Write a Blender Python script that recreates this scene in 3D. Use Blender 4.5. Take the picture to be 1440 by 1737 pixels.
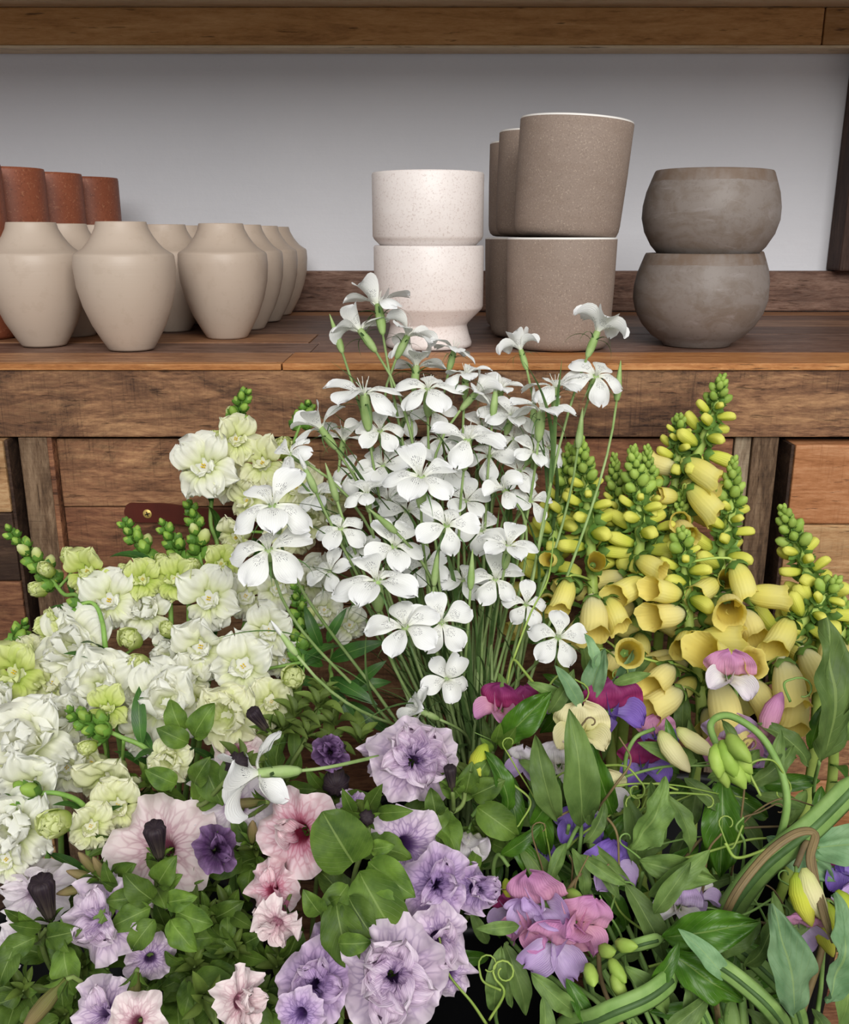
import bpy, bmesh, math, random
from math import sin, cos, pi, radians, sqrt, atan2, exp
from mathutils import Vector, Matrix, noise

for o in list(bpy.data.objects): bpy.data.objects.remove(o)
scene = bpy.context.scene
C = scene.collection
rnd = random.Random(7)

# ------------------------------------------------------------------ camera, sky, lights, exposure
F_PX, PITCH = 1585.0, radians(16.35)
CAM = Vector((0, 0, 1.028))
cam_d = bpy.data.cameras.new('camera'); cam = bpy.data.objects.new('camera', cam_d); C.objects.link(cam)
cam_d.sensor_fit = 'HORIZONTAL'; cam_d.sensor_width = 36.0; cam_d.lens = 36.0 * F_PX / 1440.0
cam_d.clip_start = 0.02
cam.location = CAM; cam.rotation_euler = (pi / 2 - PITCH, 0, 0)
scene.camera = cam

world = bpy.data.worlds.new('daylight'); scene.world = world; world.use_nodes = True
bg = world.node_tree.nodes['Background']
bg.inputs[0].default_value = (0.92, 0.96, 1.0, 1); bg.inputs[1].default_value = 0.42

def area_light(name, loc, target, sx, sy, power, color):
    d = bpy.data.lights.new(name, 'AREA'); d.shape = 'RECTANGLE'; d.size = sx; d.size_y = sy; d.energy = power; d.color = color
    o = bpy.data.objects.new(name, d); C.objects.link(o); o.location = loc
    o.rotation_euler = (Vector(target) - Vector(loc)).to_track_quat('-Z', 'Y').to_euler()
    return o
area_light('shop_window_daylight', (0.5, -2.3, 2.6), (0, 1.0, 0.8), 2.8, 1.7, 132, (1.0, 0.98, 0.95))

vs = scene.view_settings
vs.view_transform = 'Standard'; vs.look = 'None'; vs.exposure = 0.16; vs.gamma = 1.0; vs.use_curve_mapping = False

# ------------------------------------------------------------------ pixel <-> place helpers
R_ = Vector((1, 0, 0)); FW = Vector((0, cos(PITCH), -sin(PITCH))); UP = Vector((0, sin(PITCH), cos(PITCH))); NN = -FW
def ray(px, py): return FW + R_ * ((px - 720) / F_PX) - UP * ((py - 868.5) / F_PX)
def P(px, py, Y):
    d = ray(px, py); return CAM + d * (Y / d.y)
def mpp(px, py, Y): return Y / ray(px, py).y / F_PX          # metres for one pixel there
def G(px, py, z=0.9):
    d = ray(px, py); return CAM + d * ((z - CAM.z) / d.z)
def V3(f): return (R_ * f[0] + UP * f[1] + NN * f[2]).normalized()

# ------------------------------------------------------------------ materials
def lin(h, a=1.0):
    h = h.lstrip('#'); c = [int(h[i:i + 2], 16) / 255 for i in (0, 2, 4)]
    return tuple((x / 12.92 if x <= 0.04045 else ((x + 0.055) / 1.055) ** 2.4) for x in c) + (a,)
class NB:
    def __init__(s, name):
        s.m = bpy.data.materials.new(name); s.m.use_nodes = True; s.nt = s.m.node_tree; s.nt.nodes.clear()
        s.out = s.nt.nodes.new('ShaderNodeOutputMaterial')
    def n(s, t, **k):
        nd = s.nt.nodes.new('ShaderNode' + t)
        for a, b in k.items(): setattr(nd, a, b)
        return nd
    def l(s, a, b): s.nt.links.new(a, b)
    def set(s, sock, v):
        if hasattr(v, 'is_output'): s.l(v, sock)
        else: sock.default_value = v
    def math(s, op, a, b=0.0, c=None):
        nd = s.n('Math', operation=op); s.set(nd.inputs[0], a); s.set(nd.inputs[1], b)
        if c is not None: s.set(nd.inputs[2], c)
        return nd.outputs[0]
    def mix(s, f, a, b, mode='MIX'):
        nd = s.n('Mix', data_type='RGBA', blend_type=mode); s.set(nd.inputs[0], f); s.set(nd.inputs[6], a); s.set(nd.inputs[7], b)
        return nd.outputs[2]
    def ramp(s, f, stops, interp='LINEAR'):
        nd = s.n('ValToRGB'); s.set(nd.inputs[0], f); cr = nd.color_ramp; cr.interpolation = interp
        while len(cr.elements) < len(stops): cr.elements.new(0.5)
        for e, (p, c) in zip(cr.elements, stops):
            e.position = p; e.color = lin(c) if isinstance(c, str) else (c, c, c, 1)
        return nd.outputs[0]
    def noise(s, vec, scale, detail=4.0, rough=0.55, dist=0.0):
        nd = s.n('TexNoise'); s.set(nd.inputs['Scale'], scale); nd.inputs['Detail'].default_value = detail
        nd.inputs['Roughness'].default_value = rough; nd.inputs['Distortion'].default_value = dist
        if vec is not None: s.l(vec, nd.inputs['Vector'])
        return nd.outputs[0]
    def mapping(s, vec, scale=(1, 1, 1), loc=None):
        nd = s.n('Mapping'); s.l(vec, nd.inputs[0]); nd.inputs['Scale'].default_value = scale
        if loc is not None: s.set(nd.inputs['Location'], loc)
        return nd.outputs[0]
    def obj_coord(s, rand=True):
        tc = s.n('TexCoord').outputs['Object']
        if not rand: return tc
        oi = s.n('ObjectInfo'); mul = s.math('MULTIPLY', oi.outputs['Random'], 37.0)
        cv = s.n('CombineXYZ'); s.l(mul, cv.inputs[0]); s.l(mul, cv.inputs[1]); s.l(mul, cv.inputs[2])
        ad = s.n('VectorMath', operation='ADD'); s.l(tc, ad.inputs[0]); s.l(cv.outputs[0], ad.inputs[1])
        return ad.outputs[0]
    def bump(s, h, strength=0.3, dist=0.002):
        nd = s.n('Bump'); nd.inputs['Strength'].default_value = strength; nd.inputs['Distance'].default_value = dist
        s.l(h, nd.inputs['Height']); return nd.outputs[0]
    def bsdf(s, col, rough=0.6, spec=0.3, normal=None, trans=0.0, tcol=None):
        p = s.n('BsdfPrincipled'); s.set(p.inputs['Base Color'], col); s.set(p.inputs['Roughness'], rough)
        p.inputs['Specular IOR Level'].default_value = spec
        if normal is not None: s.l(normal, p.inputs['Normal'])
        if trans > 0:
            t = s.n('BsdfTranslucent'); s.set(t.inputs[0], tcol if tcol is not None else col)
            mx = s.n('MixShader'); mx.inputs[0].default_value = trans
            s.l(p.outputs[0], mx.inputs[1]); s.l(t.outputs[0], mx.inputs[2]); s.l(mx.outputs[0], s.out.inputs[0])
        else: s.l(p.outputs[0], s.out.inputs[0])
        return s.m

def wood(name, dark, mid, light, axis=0, stain=0.5, scale=1.0, rough=0.62, saw=0.0, spec=0.25):
    b = NB(name); co = b.obj_coord()
    def st(across, along): v = [across * scale] * 3; v[axis] = along * scale; return v
    g = b.noise(b.mapping(co, st(60, 7)), 1.0, 8, 0.68, 1.2)
    fine = b.noise(b.mapping(co, st(360, 70)), 1.0, 5, 0.7)
    f = b.math('ADD', b.math('MULTIPLY', g, 0.6), b.math('MULTIPLY', fine, 0.4))
    col = b.ramp(f, [(0.34, dark), (0.48, mid), (0.66, light)])
    patchy = b.noise(b.mapping(co, st(13, 6)), 1.0, 10, 0.74, 0.7)
    blot = b.ramp(patchy, [(0.47, 0.0), (0.60, 1.0)])
    gr = b.ramp(fine, [(0.40, 0.35), (0.60, 1.0)])
    col = b.mix(b.math('MULTIPLY', b.math('MULTIPLY', blot, gr), stain), col, lin(dark))
    pale = b.ramp(b.noise(b.mapping(co, st(30, 12), (11, 5, 9)), 1.0, 8, 0.7), [(0.57, 0.0), (0.68, 1.0)])
    col = b.mix(b.math('MULTIPLY', pale, 0.45 * min(1, stain * 1.5)), col, lin(light))
    oi = b.n('ObjectInfo'); hs = b.n('HueSaturation'); b.l(col, hs.inputs['Color'])
    b.l(b.math('MULTIPLY_ADD', oi.outputs['Random'], 0.30, 0.85), hs.inputs['Value']); col = hs.outputs[0]
    crack = b.ramp(b.noise(b.mapping(co, st(300, 30), (3, 1, 2)), 1.0, 4, 0.6), [(0.63, 0.0), (0.70, 1.0)])
    col = b.mix(b.math('MULTIPLY', crack, 0.65), col, lin('24150d'))
    h = b.math('SUBTRACT', f, b.math('MULTIPLY', crack, 0.5))
    if saw:
        sv = [18.0] * 3; sv[axis] = 420
        sw = b.noise(b.mapping(co, sv), 1.0, 4, 0.6)
        k = b.math('MULTIPLY', b.ramp(sw, [(0.54, 0.0), (0.70, 1.0)]), b.ramp(patchy, [(0.42, 0.0), (0.6, 1.0)]))
        col = b.mix(b.math('MULTIPLY', k, saw * 2.2), col, lin(dark))
        h = b.math('ADD', h, b.math('MULTIPLY', sw, saw))
    return b.bsdf(col, rough, spec, b.bump(h, 0.6, 0.0018))

def ceramic(name, base, speck, speck_amt, scale, rough, blotch=None, bl_amt=0.0, bump=0.25, light_speck=None, rings=0.0, band=None, streak=None):
    b = NB(name); co = b.obj_coord()
    n1 = b.noise(co, scale, 3, 0.7)
    s = b.ramp(n1, [(0.56, 0.0), (0.63, 1.0)])
    col = b.mix(b.math('MULTIPLY', s, speck_amt), lin(base), lin(speck))
    if light_speck:
        s2 = b.ramp(b.noise(b.mapping(co, (1, 1, 1), (7, 3, 5)), scale * 1.1, 2, 0.6), [(0.60, 0.0), (0.66, 1.0)])
        col = b.mix(b.math('MULTIPLY', s2, 0.55), col, lin(light_speck))
    if blotch:
        bl = b.ramp(b.noise(b.mapping(co, (1, 1, 1.8)), 22, 6, 0.65, 0.8), [(0.46, 0.0), (0.62, 1.0)])
        col = b.mix(b.math('MULTIPLY', bl, bl_amt), col, lin(blotch))
    h = n1
    sz = b.n('SeparateXYZ'); b.l(b.n('TexCoord').outputs['Object'], sz.inputs[0]); z = sz.outputs[2]
    if streak:
        st = b.ramp(b.noise(b.mapping(co, (14, 14, 40)), 1.0, 8, 0.7, 1.5), [(0.56, 0.0), (0.66, 1.0)])
        col = b.mix(b.math('MULTIPLY', st, 0.45), col, lin(streak))
    if band:
        nb = b.noise(b.mapping(co, (40, 40, 8)), 1.0, 3, 0.6)
        k = b.math('MULTIPLY', b.math('GREATER_THAN', z, b.math('MULTIPLY_ADD', nb, 0.006, band[0])), b.ramp(nb, [(0.40, 0.3), (0.60, 1.0)]))
        col = b.mix(b.math('MULTIPLY', k, 0.75), col, lin(band[1]))
    if rings:
        wv = b.n('TexNoise'); wv.inputs['Scale'].default_value = 1.0; wv.inputs['Detail'].default_value = 3
        b.l(b.mapping(b.n('TexCoord').outputs['Object'], (2, 2, 420)), wv.inputs[0])
        h = b.math('ADD', b.math('MULTIPLY', n1, 0.3), b.math('MULTIPLY', wv.outputs[0], rings))
    return b.bsdf(col, rough, 0.35, b.bump(h, bump, 0.0006))

def petal_mat(name, stops, vein=None, vamt=0.6, vs=(26, 3.2), vu=(0.0, 0.9), trans=0.34, rough=0.55, dashes=False, patch=None, bump=0.25):
    b = NB(name); uv = b.n('UVMap').outputs[0]; sp = b.n('SeparateXYZ'); b.l(uv, sp.inputs[0])
    u, v = sp.outputs[0], sp.outputs[1]
    oc = b.obj_coord()
    nz = b.noise(oc, 90, 3)
    uj = b.math('ADD', u, b.math('MULTIPLY', b.math('SUBTRACT', nz, 0.5), 0.16))
    col = b.ramp(uj, stops)
    rib = b.n('TexWave', bands_direction='Y'); rib.inputs['Scale'].default_value = 7.0; rib.inputs['Distortion'].default_value = 2.0
    b.l(uv, rib.inputs[0])
    if vein:
        cv = b.n('CombineXYZ'); b.l(b.math('MULTIPLY', v, vs[0]), cv.inputs[0]); b.l(b.math('MULTIPLY', u, vs[1]), cv.inputs[1])
        vd = b.n('VectorMath', operation='ADD'); b.l(cv.outputs[0], vd.inputs[0])
        nv_ = b.n('TexNoise'); b.l(cv.outputs[0], nv_.inputs[0]); nv_.inputs['Scale'].default_value = 0.9
        sc_ = b.n('VectorMath', operation='SCALE'); b.l(nv_.outputs[1], sc_.inputs[0]); sc_.inputs[3].default_value = 0.7
        b.l(sc_.outputs[0], vd.inputs[1])
        vo = b.n('TexVoronoi', feature='DISTANCE_TO_EDGE'); b.l(vd.outputs[0], vo.inputs['Vector']); vo.inputs['Scale'].default_value = 1.0
        line = b.ramp(vo.outputs[0], [(0.0, 1.0), (0.17, 0.0)])
        mask = b.ramp(u, [(vu[0], 1.0), (vu[1], 0.15)])
        col = b.mix(b.math('MULTIPLY', b.math('MULTIPLY', line, mask), vamt), col, lin(vein))
    if dashes:
        sv = b.math('ABSOLUTE', b.math('SUBTRACT', v, 0.5))
        w = b.math('PINGPONG', sv, 0.075)
        nz2 = b.noise(oc, 420, 2)
        band = b.math('ABSOLUTE', b.math('SUBTRACT', w, b.math('MULTIPLY_ADD', nz, 0.03, 0.022)))
        ln = b.math('LESS_THAN', band, 0.013)
        ds = b.math('GREATER_THAN', b.math('SINE', b.math('ADD', b.math('MULTIPLY', u, 48.0), b.math('MULTIPLY', nz2, 26.0))), 0.25)
        mk = b.math('MULTIPLY', b.math('GREATER_THAN', u, 0.26), b.math('LESS_THAN', b.math('ADD', u, b.math('MULTIPLY', sv, 0.5)), 0.56))
        k = b.math('MULTIPLY', b.math('MULTIPLY', ln, ds), b.math('MULTIPLY', mk, b.math('LESS_THAN', sv, 0.33)))
        col = b.mix(b.math('MULTIPLY', k, 0.9), col, lin('4a4656'))
        vl = b.math('MULTIPLY', b.math('LESS_THAN', band, 0.006), 0.10)
        col = b.mix(vl, col, lin('9c9a90'))
    if patch:
        pk = b.ramp(b.noise(oc, 60, 4), [(0.60, 0.0), (0.70, 1.0)])
        col = b.mix(b.math('MULTIPLY', pk, 0.6), col, lin(patch))
    return b.bsdf(col, rough, 0.2, b.bump(rib.outputs[1], bump, 0.0006), trans)

def leaf_mat(name, a, c, rough=0.5, trans=0.25, vein=True, hue=0.25, spec=0.3):
    b = NB(name); uv = b.n('UVMap').outputs[0]; sp = b.n('SeparateXYZ'); b.l(uv, sp.inputs[0]); u, v = sp.outputs[0], sp.outputs[1]
    oc = b.obj_coord(); nz = b.noise(oc, 55, 4)
    col = b.ramp(nz, [(0.3, a), (0.7, c)])
    oi = b.n('ObjectInfo'); hs = b.n('HueSaturation'); b.l(col, hs.inputs['Color'])
    b.l(b.math('MULTIPLY_ADD', oi.outputs['Random'], 2 * hue, 1.0 - hue), hs.inputs['Value']); col = hs.outputs[0]
    h = nz
    if vein:
        av = b.math('ABSOLUTE', b.math('SUBTRACT', v, 0.5))
        mid = b.math('LESS_THAN', av, 0.018)
        side = b.math('SINE', b.math('MULTIPLY', b.math('SUBTRACT', u, b.math('MULTIPLY', av, 0.8)), 60.0))
        sv = b.ramp(side, [(0.88, 0.0), (1.0, 1.0)])
        k = b.math('MAXIMUM', b.math('MULTIPLY', mid, 0.35), b.math('MULTIPLY', sv, 0.09))
        col = b.mix(k, col, lin('9fb468'))
        h = b.math('SUBTRACT', b.math('MULTIPLY', nz, 0.4), b.math('MAXIMUM', mid, sv))
    return b.bsdf(col, rough, spec, b.bump(h, 0.35, 0.0008), trans)

def plain(name, hexc, rough=0.5, spec=0.3, trans=0.0, nscale=80, amt=0.25, metal=0.0):
    b = NB(name); oc = b.obj_coord(); nz = b.noise(oc, nscale, 3)
    col = b.mix(b.math('MULTIPLY', nz, amt), lin(hexc), (0, 0, 0, 1)) if amt else lin(hexc)
    m = b.bsdf(col, rough, spec, None, trans)
    if metal:
        for nd in b.nt.nodes:
            if nd.type == 'BSDF_PRINCIPLED': nd.inputs['Metallic'].default_value = metal
    return m

def wall_paint():
    b = NB('white_painted_plaster'); co = b.n('TexCoord').outputs['Object']
    n1 = b.noise(co, 2.2, 5); n2 = b.noise(co, 70, 5)
    col = b.ramp(n1, [(0.3, 'dcdde3'), (0.7, 'e6e7ec')])
    crack = b.noise(b.mapping(co, (3, 1, 30)), 1.0, 6, 0.7)
    h = b.math('ADD', b.math('MULTIPLY', n2, 0.5), b.math('MULTIPLY', crack, 0.7))
    return b.bsdf(col, 0.7, 0.25, b.bump(h, 0.35, 0.004))

M = {}
M['wall'] = wall_paint()
M['pine'] = wood('planed_pine', '8a6038', 'b48450', 'cc9f6c', 0, 0.12, 0.5, 0.5)
M['pine_pale'] = wood('pale_pine', 'b89f80', 'd2bd9c', 'e2d2b6', 0, 0.10, 0.5, 0.55)
M['top_a'] = wood('worktop_wood', '4c3226', '8d6850', 'b5947a', 0, 0.55, 1.0, 0.5)
M['top_b'] = wood('worktop_wood_red', '553424', '916648', 'b88c66', 0, 0.35, 1.0, 0.5)
M['top_c'] = wood('worktop_wood_dark', '3a261f', '6d5042', '957868', 0, 0.5, 1.0, 0.5)
M['edge'] = wood('fresh_orange_wood', '7c4a24', 'a86e3e', 'cc9660', 0, 0.15, 1.0, 0.5)
M['fascia'] = wood('weathered_fascia_wood', '33211a', '7f5a40', 'b58a62', 0, 1.0, 0.9, 0.68, 0.34)
M['plank_a'] = wood('reclaimed_brown_wood', '3c261b', '855d42', 'b48a62', 0, 0.95, 0.9, 0.68, 0.34)
M['plank_b'] = wood('reclaimed_red_wood', '382218', '7a5039', 'a67754', 0, 0.95, 0.9, 0.68, 0.32)
M['plank_dark'] = wood('dark_reclaimed_wood', '20150f', '3c2a20', '5a4434', 0, 0.6, 0.9, 0.7, 0.15)
M['plank_tan'] = wood('tan_reclaimed_wood', '6a4a2c', 'a98058', 'cfae82', 0, 0.5, 0.9, 0.7, 0.2)
M['plank_orange'] = wood('orange_reclaimed_wood', '7e4c28', 'a87048', 'c6926a', 0, 0.25, 0.8, 0.6, 0.2)
M['stile'] = wood('grey_brown_stile_wood', '2e2118', '5f4936', '8a725a', 2, 0.55, 0.9, 0.7, 0.3)
M['stile_grey'] = wood('silvered_stile_wood', '4a3c2e', '8a7660', 'b5a48a', 2, 0.5, 0.9, 0.7, 0.2)
M['dark_void'] = plain('dark_cabinet_inside', '17110d', 0.9, 0.1)
M['post'] = wood('dark_post_wood', '1e1512', '3d2c25', '57433a', 2, 0.6, 0.8, 0.7)
M['leather'] = plain('chestnut_leather', '5c2418', 0.38, 0.5, 0, 45, 0.5)
M['brass'] = plain('brass', 'd8b968', 0.42, 0.5, 0, 60, 0.15, 0.5)
M['screw_slot'] = plain('screw_recess', '2a2114', 0.6)
M['floor'] = plain('dark_concrete', '3a3632', 0.8, 0.2, 0, 6, 0.4)
M['bucket'] = plain('black_bucket_plastic', '121316', 0.45, 0.4, 0, 30, 0.2)
M['water'] = plain('dark_bucket_water', '0c0f0c', 0.1, 0.5, 0, 30, 0.1)
M['vase'] = ceramic('stone_beige_clay', 'b9a898', 'ad9b8a', 0.3, 60, 0.42, 'b3a190', 0.12, 0.30, rings=0.6)
M['rust'] = ceramic('rust_glaze', '8a4d35', '6c3a27', 0.6, 260, 0.5, '98593f', 0.25, 0.2, 'ad7658')
M['speckle'] = ceramic('speckled_white_glaze', 'e0d6d1', 'b5a098', 0.5, 420, 0.4, 'efe9e4', 0.2, 0.15)
M['taupe'] = ceramic('sandy_taupe_clay', '8d7c70', '75655a', 0.6, 520, 0.75, '7d6a5c', 0.25, 0.4, 'b5a392')
M['white_glaze'] = plain('white_inner_glaze', 'e8e4de', 0.3, 0.4, 0, 30, 0.04)
M['ash'] = ceramic('ash_grey_clay', '80766f', '6e625a', 0.4, 160, 0.5, '6c5d50', 0.6, 0.15, streak='988f8c', band=(0.094, '6b5645'))

# flowers
M['cc_petal'] = petal_mat('corncockle_petal', [(0.0, 'e3e8cc'), (0.22, 'eeeee6'), (1.0, 'f2f2f2')], dashes=True, trans=0.22)
M['cc_calyx'] = leaf_mat('corncockle_calyx_green', '8fae62', 'b4c98a', 0.55, 0.2, False, 0.12)
M['cc_stem'] = leaf_mat('corncockle_stem_green', '75904e', '9db276', 0.55, 0.1, False, 0.18)
M['cc_leaf'] = leaf_mat('corncockle_leaf_green', '43612f', '6d8a50', 0.55, 0.2, False, 0.3)
M['cc_sepal'] = leaf_mat('corncockle_sepal_green', '3f5a2c', '587644', 0.55, 0.1, False, 0.2)
M['stamen'] = plain('pale_stamen', 'e9e9dc', 0.6, 0.2, 0.1, 30, 0.05)
M['anther'] = plain('grey_anther', '6e6a70', 0.6)
M['sn_white'] = petal_mat('snapdragon_white', [(0.0, 'cfdc86'), (0.30, 'ebefc6'), (0.60, 'f6f6e6'), (1.0, 'f8f8f0')], trans=0.42, bump=0.1)
M['sn_cream'] = petal_mat('snapdragon_cream', [(0.0, 'c8d672'), (0.4, 'e9edb6'), (1.0, 'f5f4da')], trans=0.42, bump=0.1)
M['sn_young'] = petal_mat('snapdragon_young', [(0.0, 'a9c345'), (0.5, 'd3df80'), (1.0, 'eaefb4')], trans=0.42, bump=0.1)
M['sn_stamen'] = plain('yellow_stamen', 'e9c83a', 0.6)
M['sn_green'] = leaf_mat('snapdragon_green', '47732a', '76a040', 0.5, 0.2, False, 0.22)
M['sn_budg'] = leaf_mat('snapdragon_bud_lime', '7fa63c', 'aac85e', 0.5, 0.25, False, 0.15)
M['sn_stem'] = leaf_mat('snapdragon_stem_green', '6b9440', '8fb35c', 0.5, 0.1, False, 0.15)
M['sn_leaf'] = leaf_mat('snapdragon_leaf', '254a1b', '447029', 0.42, 0.22, True, 0.25, 0.4)
M['fx_bell'] = petal_mat('foxglove_bell', [(0.0, 'e4ea80'), (0.45, 'f7f186'), (0.85, 'f9f39e'), (1.0, 'f7ed86')], trans=0.44)
M['fx_bell_b'] = petal_mat('foxglove_bell_pale', [(0.0, 'f3f2c8'), (0.5, 'faf3ac'), (1.0, 'faef9a')], trans=0.46)
M['fx_in'] = petal_mat('foxglove_throat', [(0.0, 'a88a34'), (0.35, 'ecd868'), (1.0, 'f6ea90')], trans=0.46, patch='c8a850')
M['fx_bud'] = petal_mat('foxglove_bud_yellow', [(0.0, 'bccf50'), (0.4, 'e0e35c'), (1.0, 'ecea74')], trans=0.32)
M['fx_green'] = leaf_mat('foxglove_bud_green', '8cae44', 'b6cd66', 0.55, 0.25, False, 0.15)
M['fx_calyx'] = leaf_mat('foxglove_calyx_green', '5a8236', '85a656', 0.55, 0.2, False, 0.2)
M['fx_stem'] = leaf_mat('foxglove_stem_green', 'a2bd55', 'bdd070', 0.5, 0.15, False, 0.1)
M['fx_leaf'] = leaf_mat('foxglove_leaf', '3f6a2a', '5f8a3c', 0.55, 0.2, True, 0.2)
PV = dict(vs=(30, 2.6), vu=(0.05, 1.0), trans=0.3)
M['pt_pink'] = petal_mat('petunia_pale_pink', [(0.0, 'b46a86'), (0.12, 'e6c6cc'), (0.45, 'f1dddd'), (1.0, 'f4e6e4')], 'a8607a', 0.65, **PV)
M['pt_rose'] = petal_mat('petunia_rose', [(0.0, 'b03058'), (0.18, 'e0a2b6'), (0.5, 'f0d0d8'), (1.0, 'f4e0e2')], 'b83c60', 0.75, **PV)
M['pt_lilac'] = petal_mat('petunia_lilac', [(0.0, '6a4a84'), (0.12, 'c6accf'), (0.5, 'dfc9de'), (1.0, 'ecdde8')], '6e4a8a', 0.8, **PV)
M['pt_violet'] = petal_mat('petunia_violet', [(0.0, '4a3068'), (0.14, 'ac90c2'), (0.6, 'ccb0d6'), (1.0, 'dfcbe0')], '573a7a', 0.85, **PV)
M['pt_white'] = petal_mat('petunia_blush_white', [(0.0, 'b79ab6'), (0.25, 'e4d9e0'), (1.0, 'efe8ea')], '9a7ba2', 0.45, **PV)
M['pt_dark'] = petal_mat('petunia_dark_purple', [(0.0, '2a1a2e'), (0.5, '5a3c66'), (1.0, '9a7aa6')], '241430', 0.6, **PV)
M['pt_bud'] = petal_mat('petunia_dark_bud', [(0.0, '4a443a'), (0.5, '261e22'), (1.0, '2c2229')], '7a6c5e', 0.5, vs=(14, 0.6), trans=0.05, rough=0.6)
M['pt_olive'] = petal_mat('petunia_faded_tube', [(0.0, '63702e'), (0.6, '7c7246'), (1.0, '8e7a56')], '5a4a3a', 0.6, vs=(14, 0.6), trans=0.15)
M['pt_leaf'] = leaf_mat('petunia_leaf', '38531a', '668330', 0.55, 0.22, True, 0.3)
M['pt_stem'] = leaf_mat('petunia_stem_green', '5e7338', '7f9150', 0.6, 0.1, False, 0.2)
M['pt_brown'] = leaf_mat('petunia_bronze_green', '4a5c26', '6c8038', 0.6, 0.15, False, 0.25)
SV = dict(vs=(16, 2.0), vu=(0.0, 1.0), trans=0.34)
M['sp_pink'] = petal_mat('sweet_pea_pink', [(0.0, 'e0aab0'), (0.5, 'd89cba'), (1.0, 'cb8cbc')], 'b05a92', 0.3, **SV)
M['sp_lilac'] = petal_mat('sweet_pea_lilac', [(0.0, 'e6d8ec'), (0.5, 'd2bae2'), (1.0, 'c4a4d8')], '9a78bc', 0.3, **SV)
M['sp_violet'] = petal_mat('sweet_pea_violet', [(0.0, 'b4a4e0'), (0.5, '9478cc'), (1.0, '8262bc')], '6a4aa4', 0.3, **SV)
M['sp_magenta'] = petal_mat('sweet_pea_magenta', [(0.0, 'b8507e'), (0.5, '9e3468'), (1.0, '8c3a72')], '6c1c4c', 0.3, **SV)
M['sp_white'] = petal_mat('sweet_pea_white', [(0.0, 'dfdcc4'), (0.5, 'efeaea'), (1.0, 'e6dbe8')], 'c4b0cc', 0.3, **SV)
M['sp_cream'] = petal_mat('sweet_pea_cream', [(0.0, 'd8dc8a'), (0.5, 'f0e9b0'), (1.0, 'f0e6b8')], 'd8c890', 0.2, **SV)
M['sp_yellow'] = petal_mat('sweet_pea_lime_bud', [(0.0, 'a4bd40'), (0.5, 'd4d84a'), (1.0, 'e0d860')], 'b4c040', 0.2, **SV)
M['sp_leaf'] = leaf_mat('sweet_pea_leaf', '48622c', '748f4a', 0.55, 0.22, True, 0.28)
M['sp_blue'] = leaf_mat('glaucous_leaf', '5c8256', '86a67a', 0.6, 0.2, True, 0.2)
M['sp_dark'] = leaf_mat('deep_green_leaf', '2f5512', '4f7a20', 0.4, 0.25, True, 0.2, 0.4)
M['sp_stem'] = leaf_mat('sweet_pea_stem_green', '6f9448', '8fae62', 0.55, 0.15, False, 0.15)
M['sp_brown'] = leaf_mat('brownish_stem', '6a5a40', '86734c', 0.6, 0.1, False, 0.15)
M['sp_tendril'] = leaf_mat('tendril_green', '7d9a3e', 'a3b85c', 0.5, 0.1, False, 0.15)

# ------------------------------------------------------------------ object helpers
WM = {}                                                       # world matrix of each object
def place(o, Mw, parent=None):
    WM[o.name] = Mw
    if parent is not None:
        o.parent = parent; o.matrix_basis = WM[parent.name].inverted() @ Mw
    else: o.matrix_basis = Mw
    return o
def put(name, mesh, Mw, parent=None, label=None):
    o = bpy.data.objects.new(name, mesh); C.objects.link(o); place(o, Mw, parent)
    if label: o['label'] = label
    return o
def thing(name, label, cat, loc, group=None, kind=None):
    o = bpy.data.objects.new(name, None); C.objects.link(o); o.empty_display_size = 0.02
    place(o, Matrix.Translation(Vector(loc)))
    o['label'] = label
    if kind: o['kind'] = kind
    else: o['category'] = cat
    if group: o['group'] = group
    return o
def mesh_data(name, verts, faces, mat, uvs=None, smooth=True, mats=None, fm=None):
    me = bpy.data.meshes.new(name); me.from_pydata([tuple(v) for v in verts], [], faces)
    for m in (mats or [mat]): me.materials.append(m)
    if uvs is not None:
        lay = me.uv_layers.new(name='UVMap')
        for lp in me.loops: lay.data[lp.index].uv = uvs[lp.vertex_index]
    if smooth: me.polygons.foreach_set('use_smooth', [True] * len(me.polygons))
    if fm: me.polygons.foreach_set('material_index', fm)
    me.update(); return me
def box_mesh(name, sx, sy, sz, mat, bev=0.002):
    bm = bmesh.new(); bmesh.ops.create_cube(bm, size=1.0); bmesh.ops.scale(bm, vec=(sx, sy, sz), verts=bm.verts)
    if bev: bmesh.ops.bevel(bm, geom=list(bm.edges), offset=bev, segments=2, profile=0.6, affect='EDGES')
    me = bpy.data.meshes.new(name); bm.to_mesh(me); bm.free(); me.materials.append(mat); return me
def box(name, x0, x1, y0, y1, z0, z1, mat, parent=None, bev=0.0015, rot=None):
    me = box_mesh(name, x1 - x0, y1 - y0, z1 - z0, mat, bev)
    Mw = Matrix.Translation(((x0 + x1) / 2, (y0 + y1) / 2, (z0 + z1) / 2))
    if rot: Mw = Mw @ rot
    return put(name, me, Mw, parent)
def struct(o, label):
    o['kind'] = 'structure'; o['label'] = label; return o
def frame(loc, z, spin=0.0, s=1.0, hint=None):
    """matrix at LOC whose +Z points along Z"""
    z = Vector(z).normalized(); h = Vector(hint) if hint is not None else (Vector((0, 0, 1)) if abs(z.z) < 0.93 else Vector((0, 1, 0)))
    x = h.cross(z).normalized(); y = z.cross(x)
    m = Matrix((x, y, z)).transposed().to_4x4()
    return Matrix.Translation(Vector(loc)) @ m @ Matrix.Rotation(spin, 4, 'Z') @ Matrix.Scale(s, 4)
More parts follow.
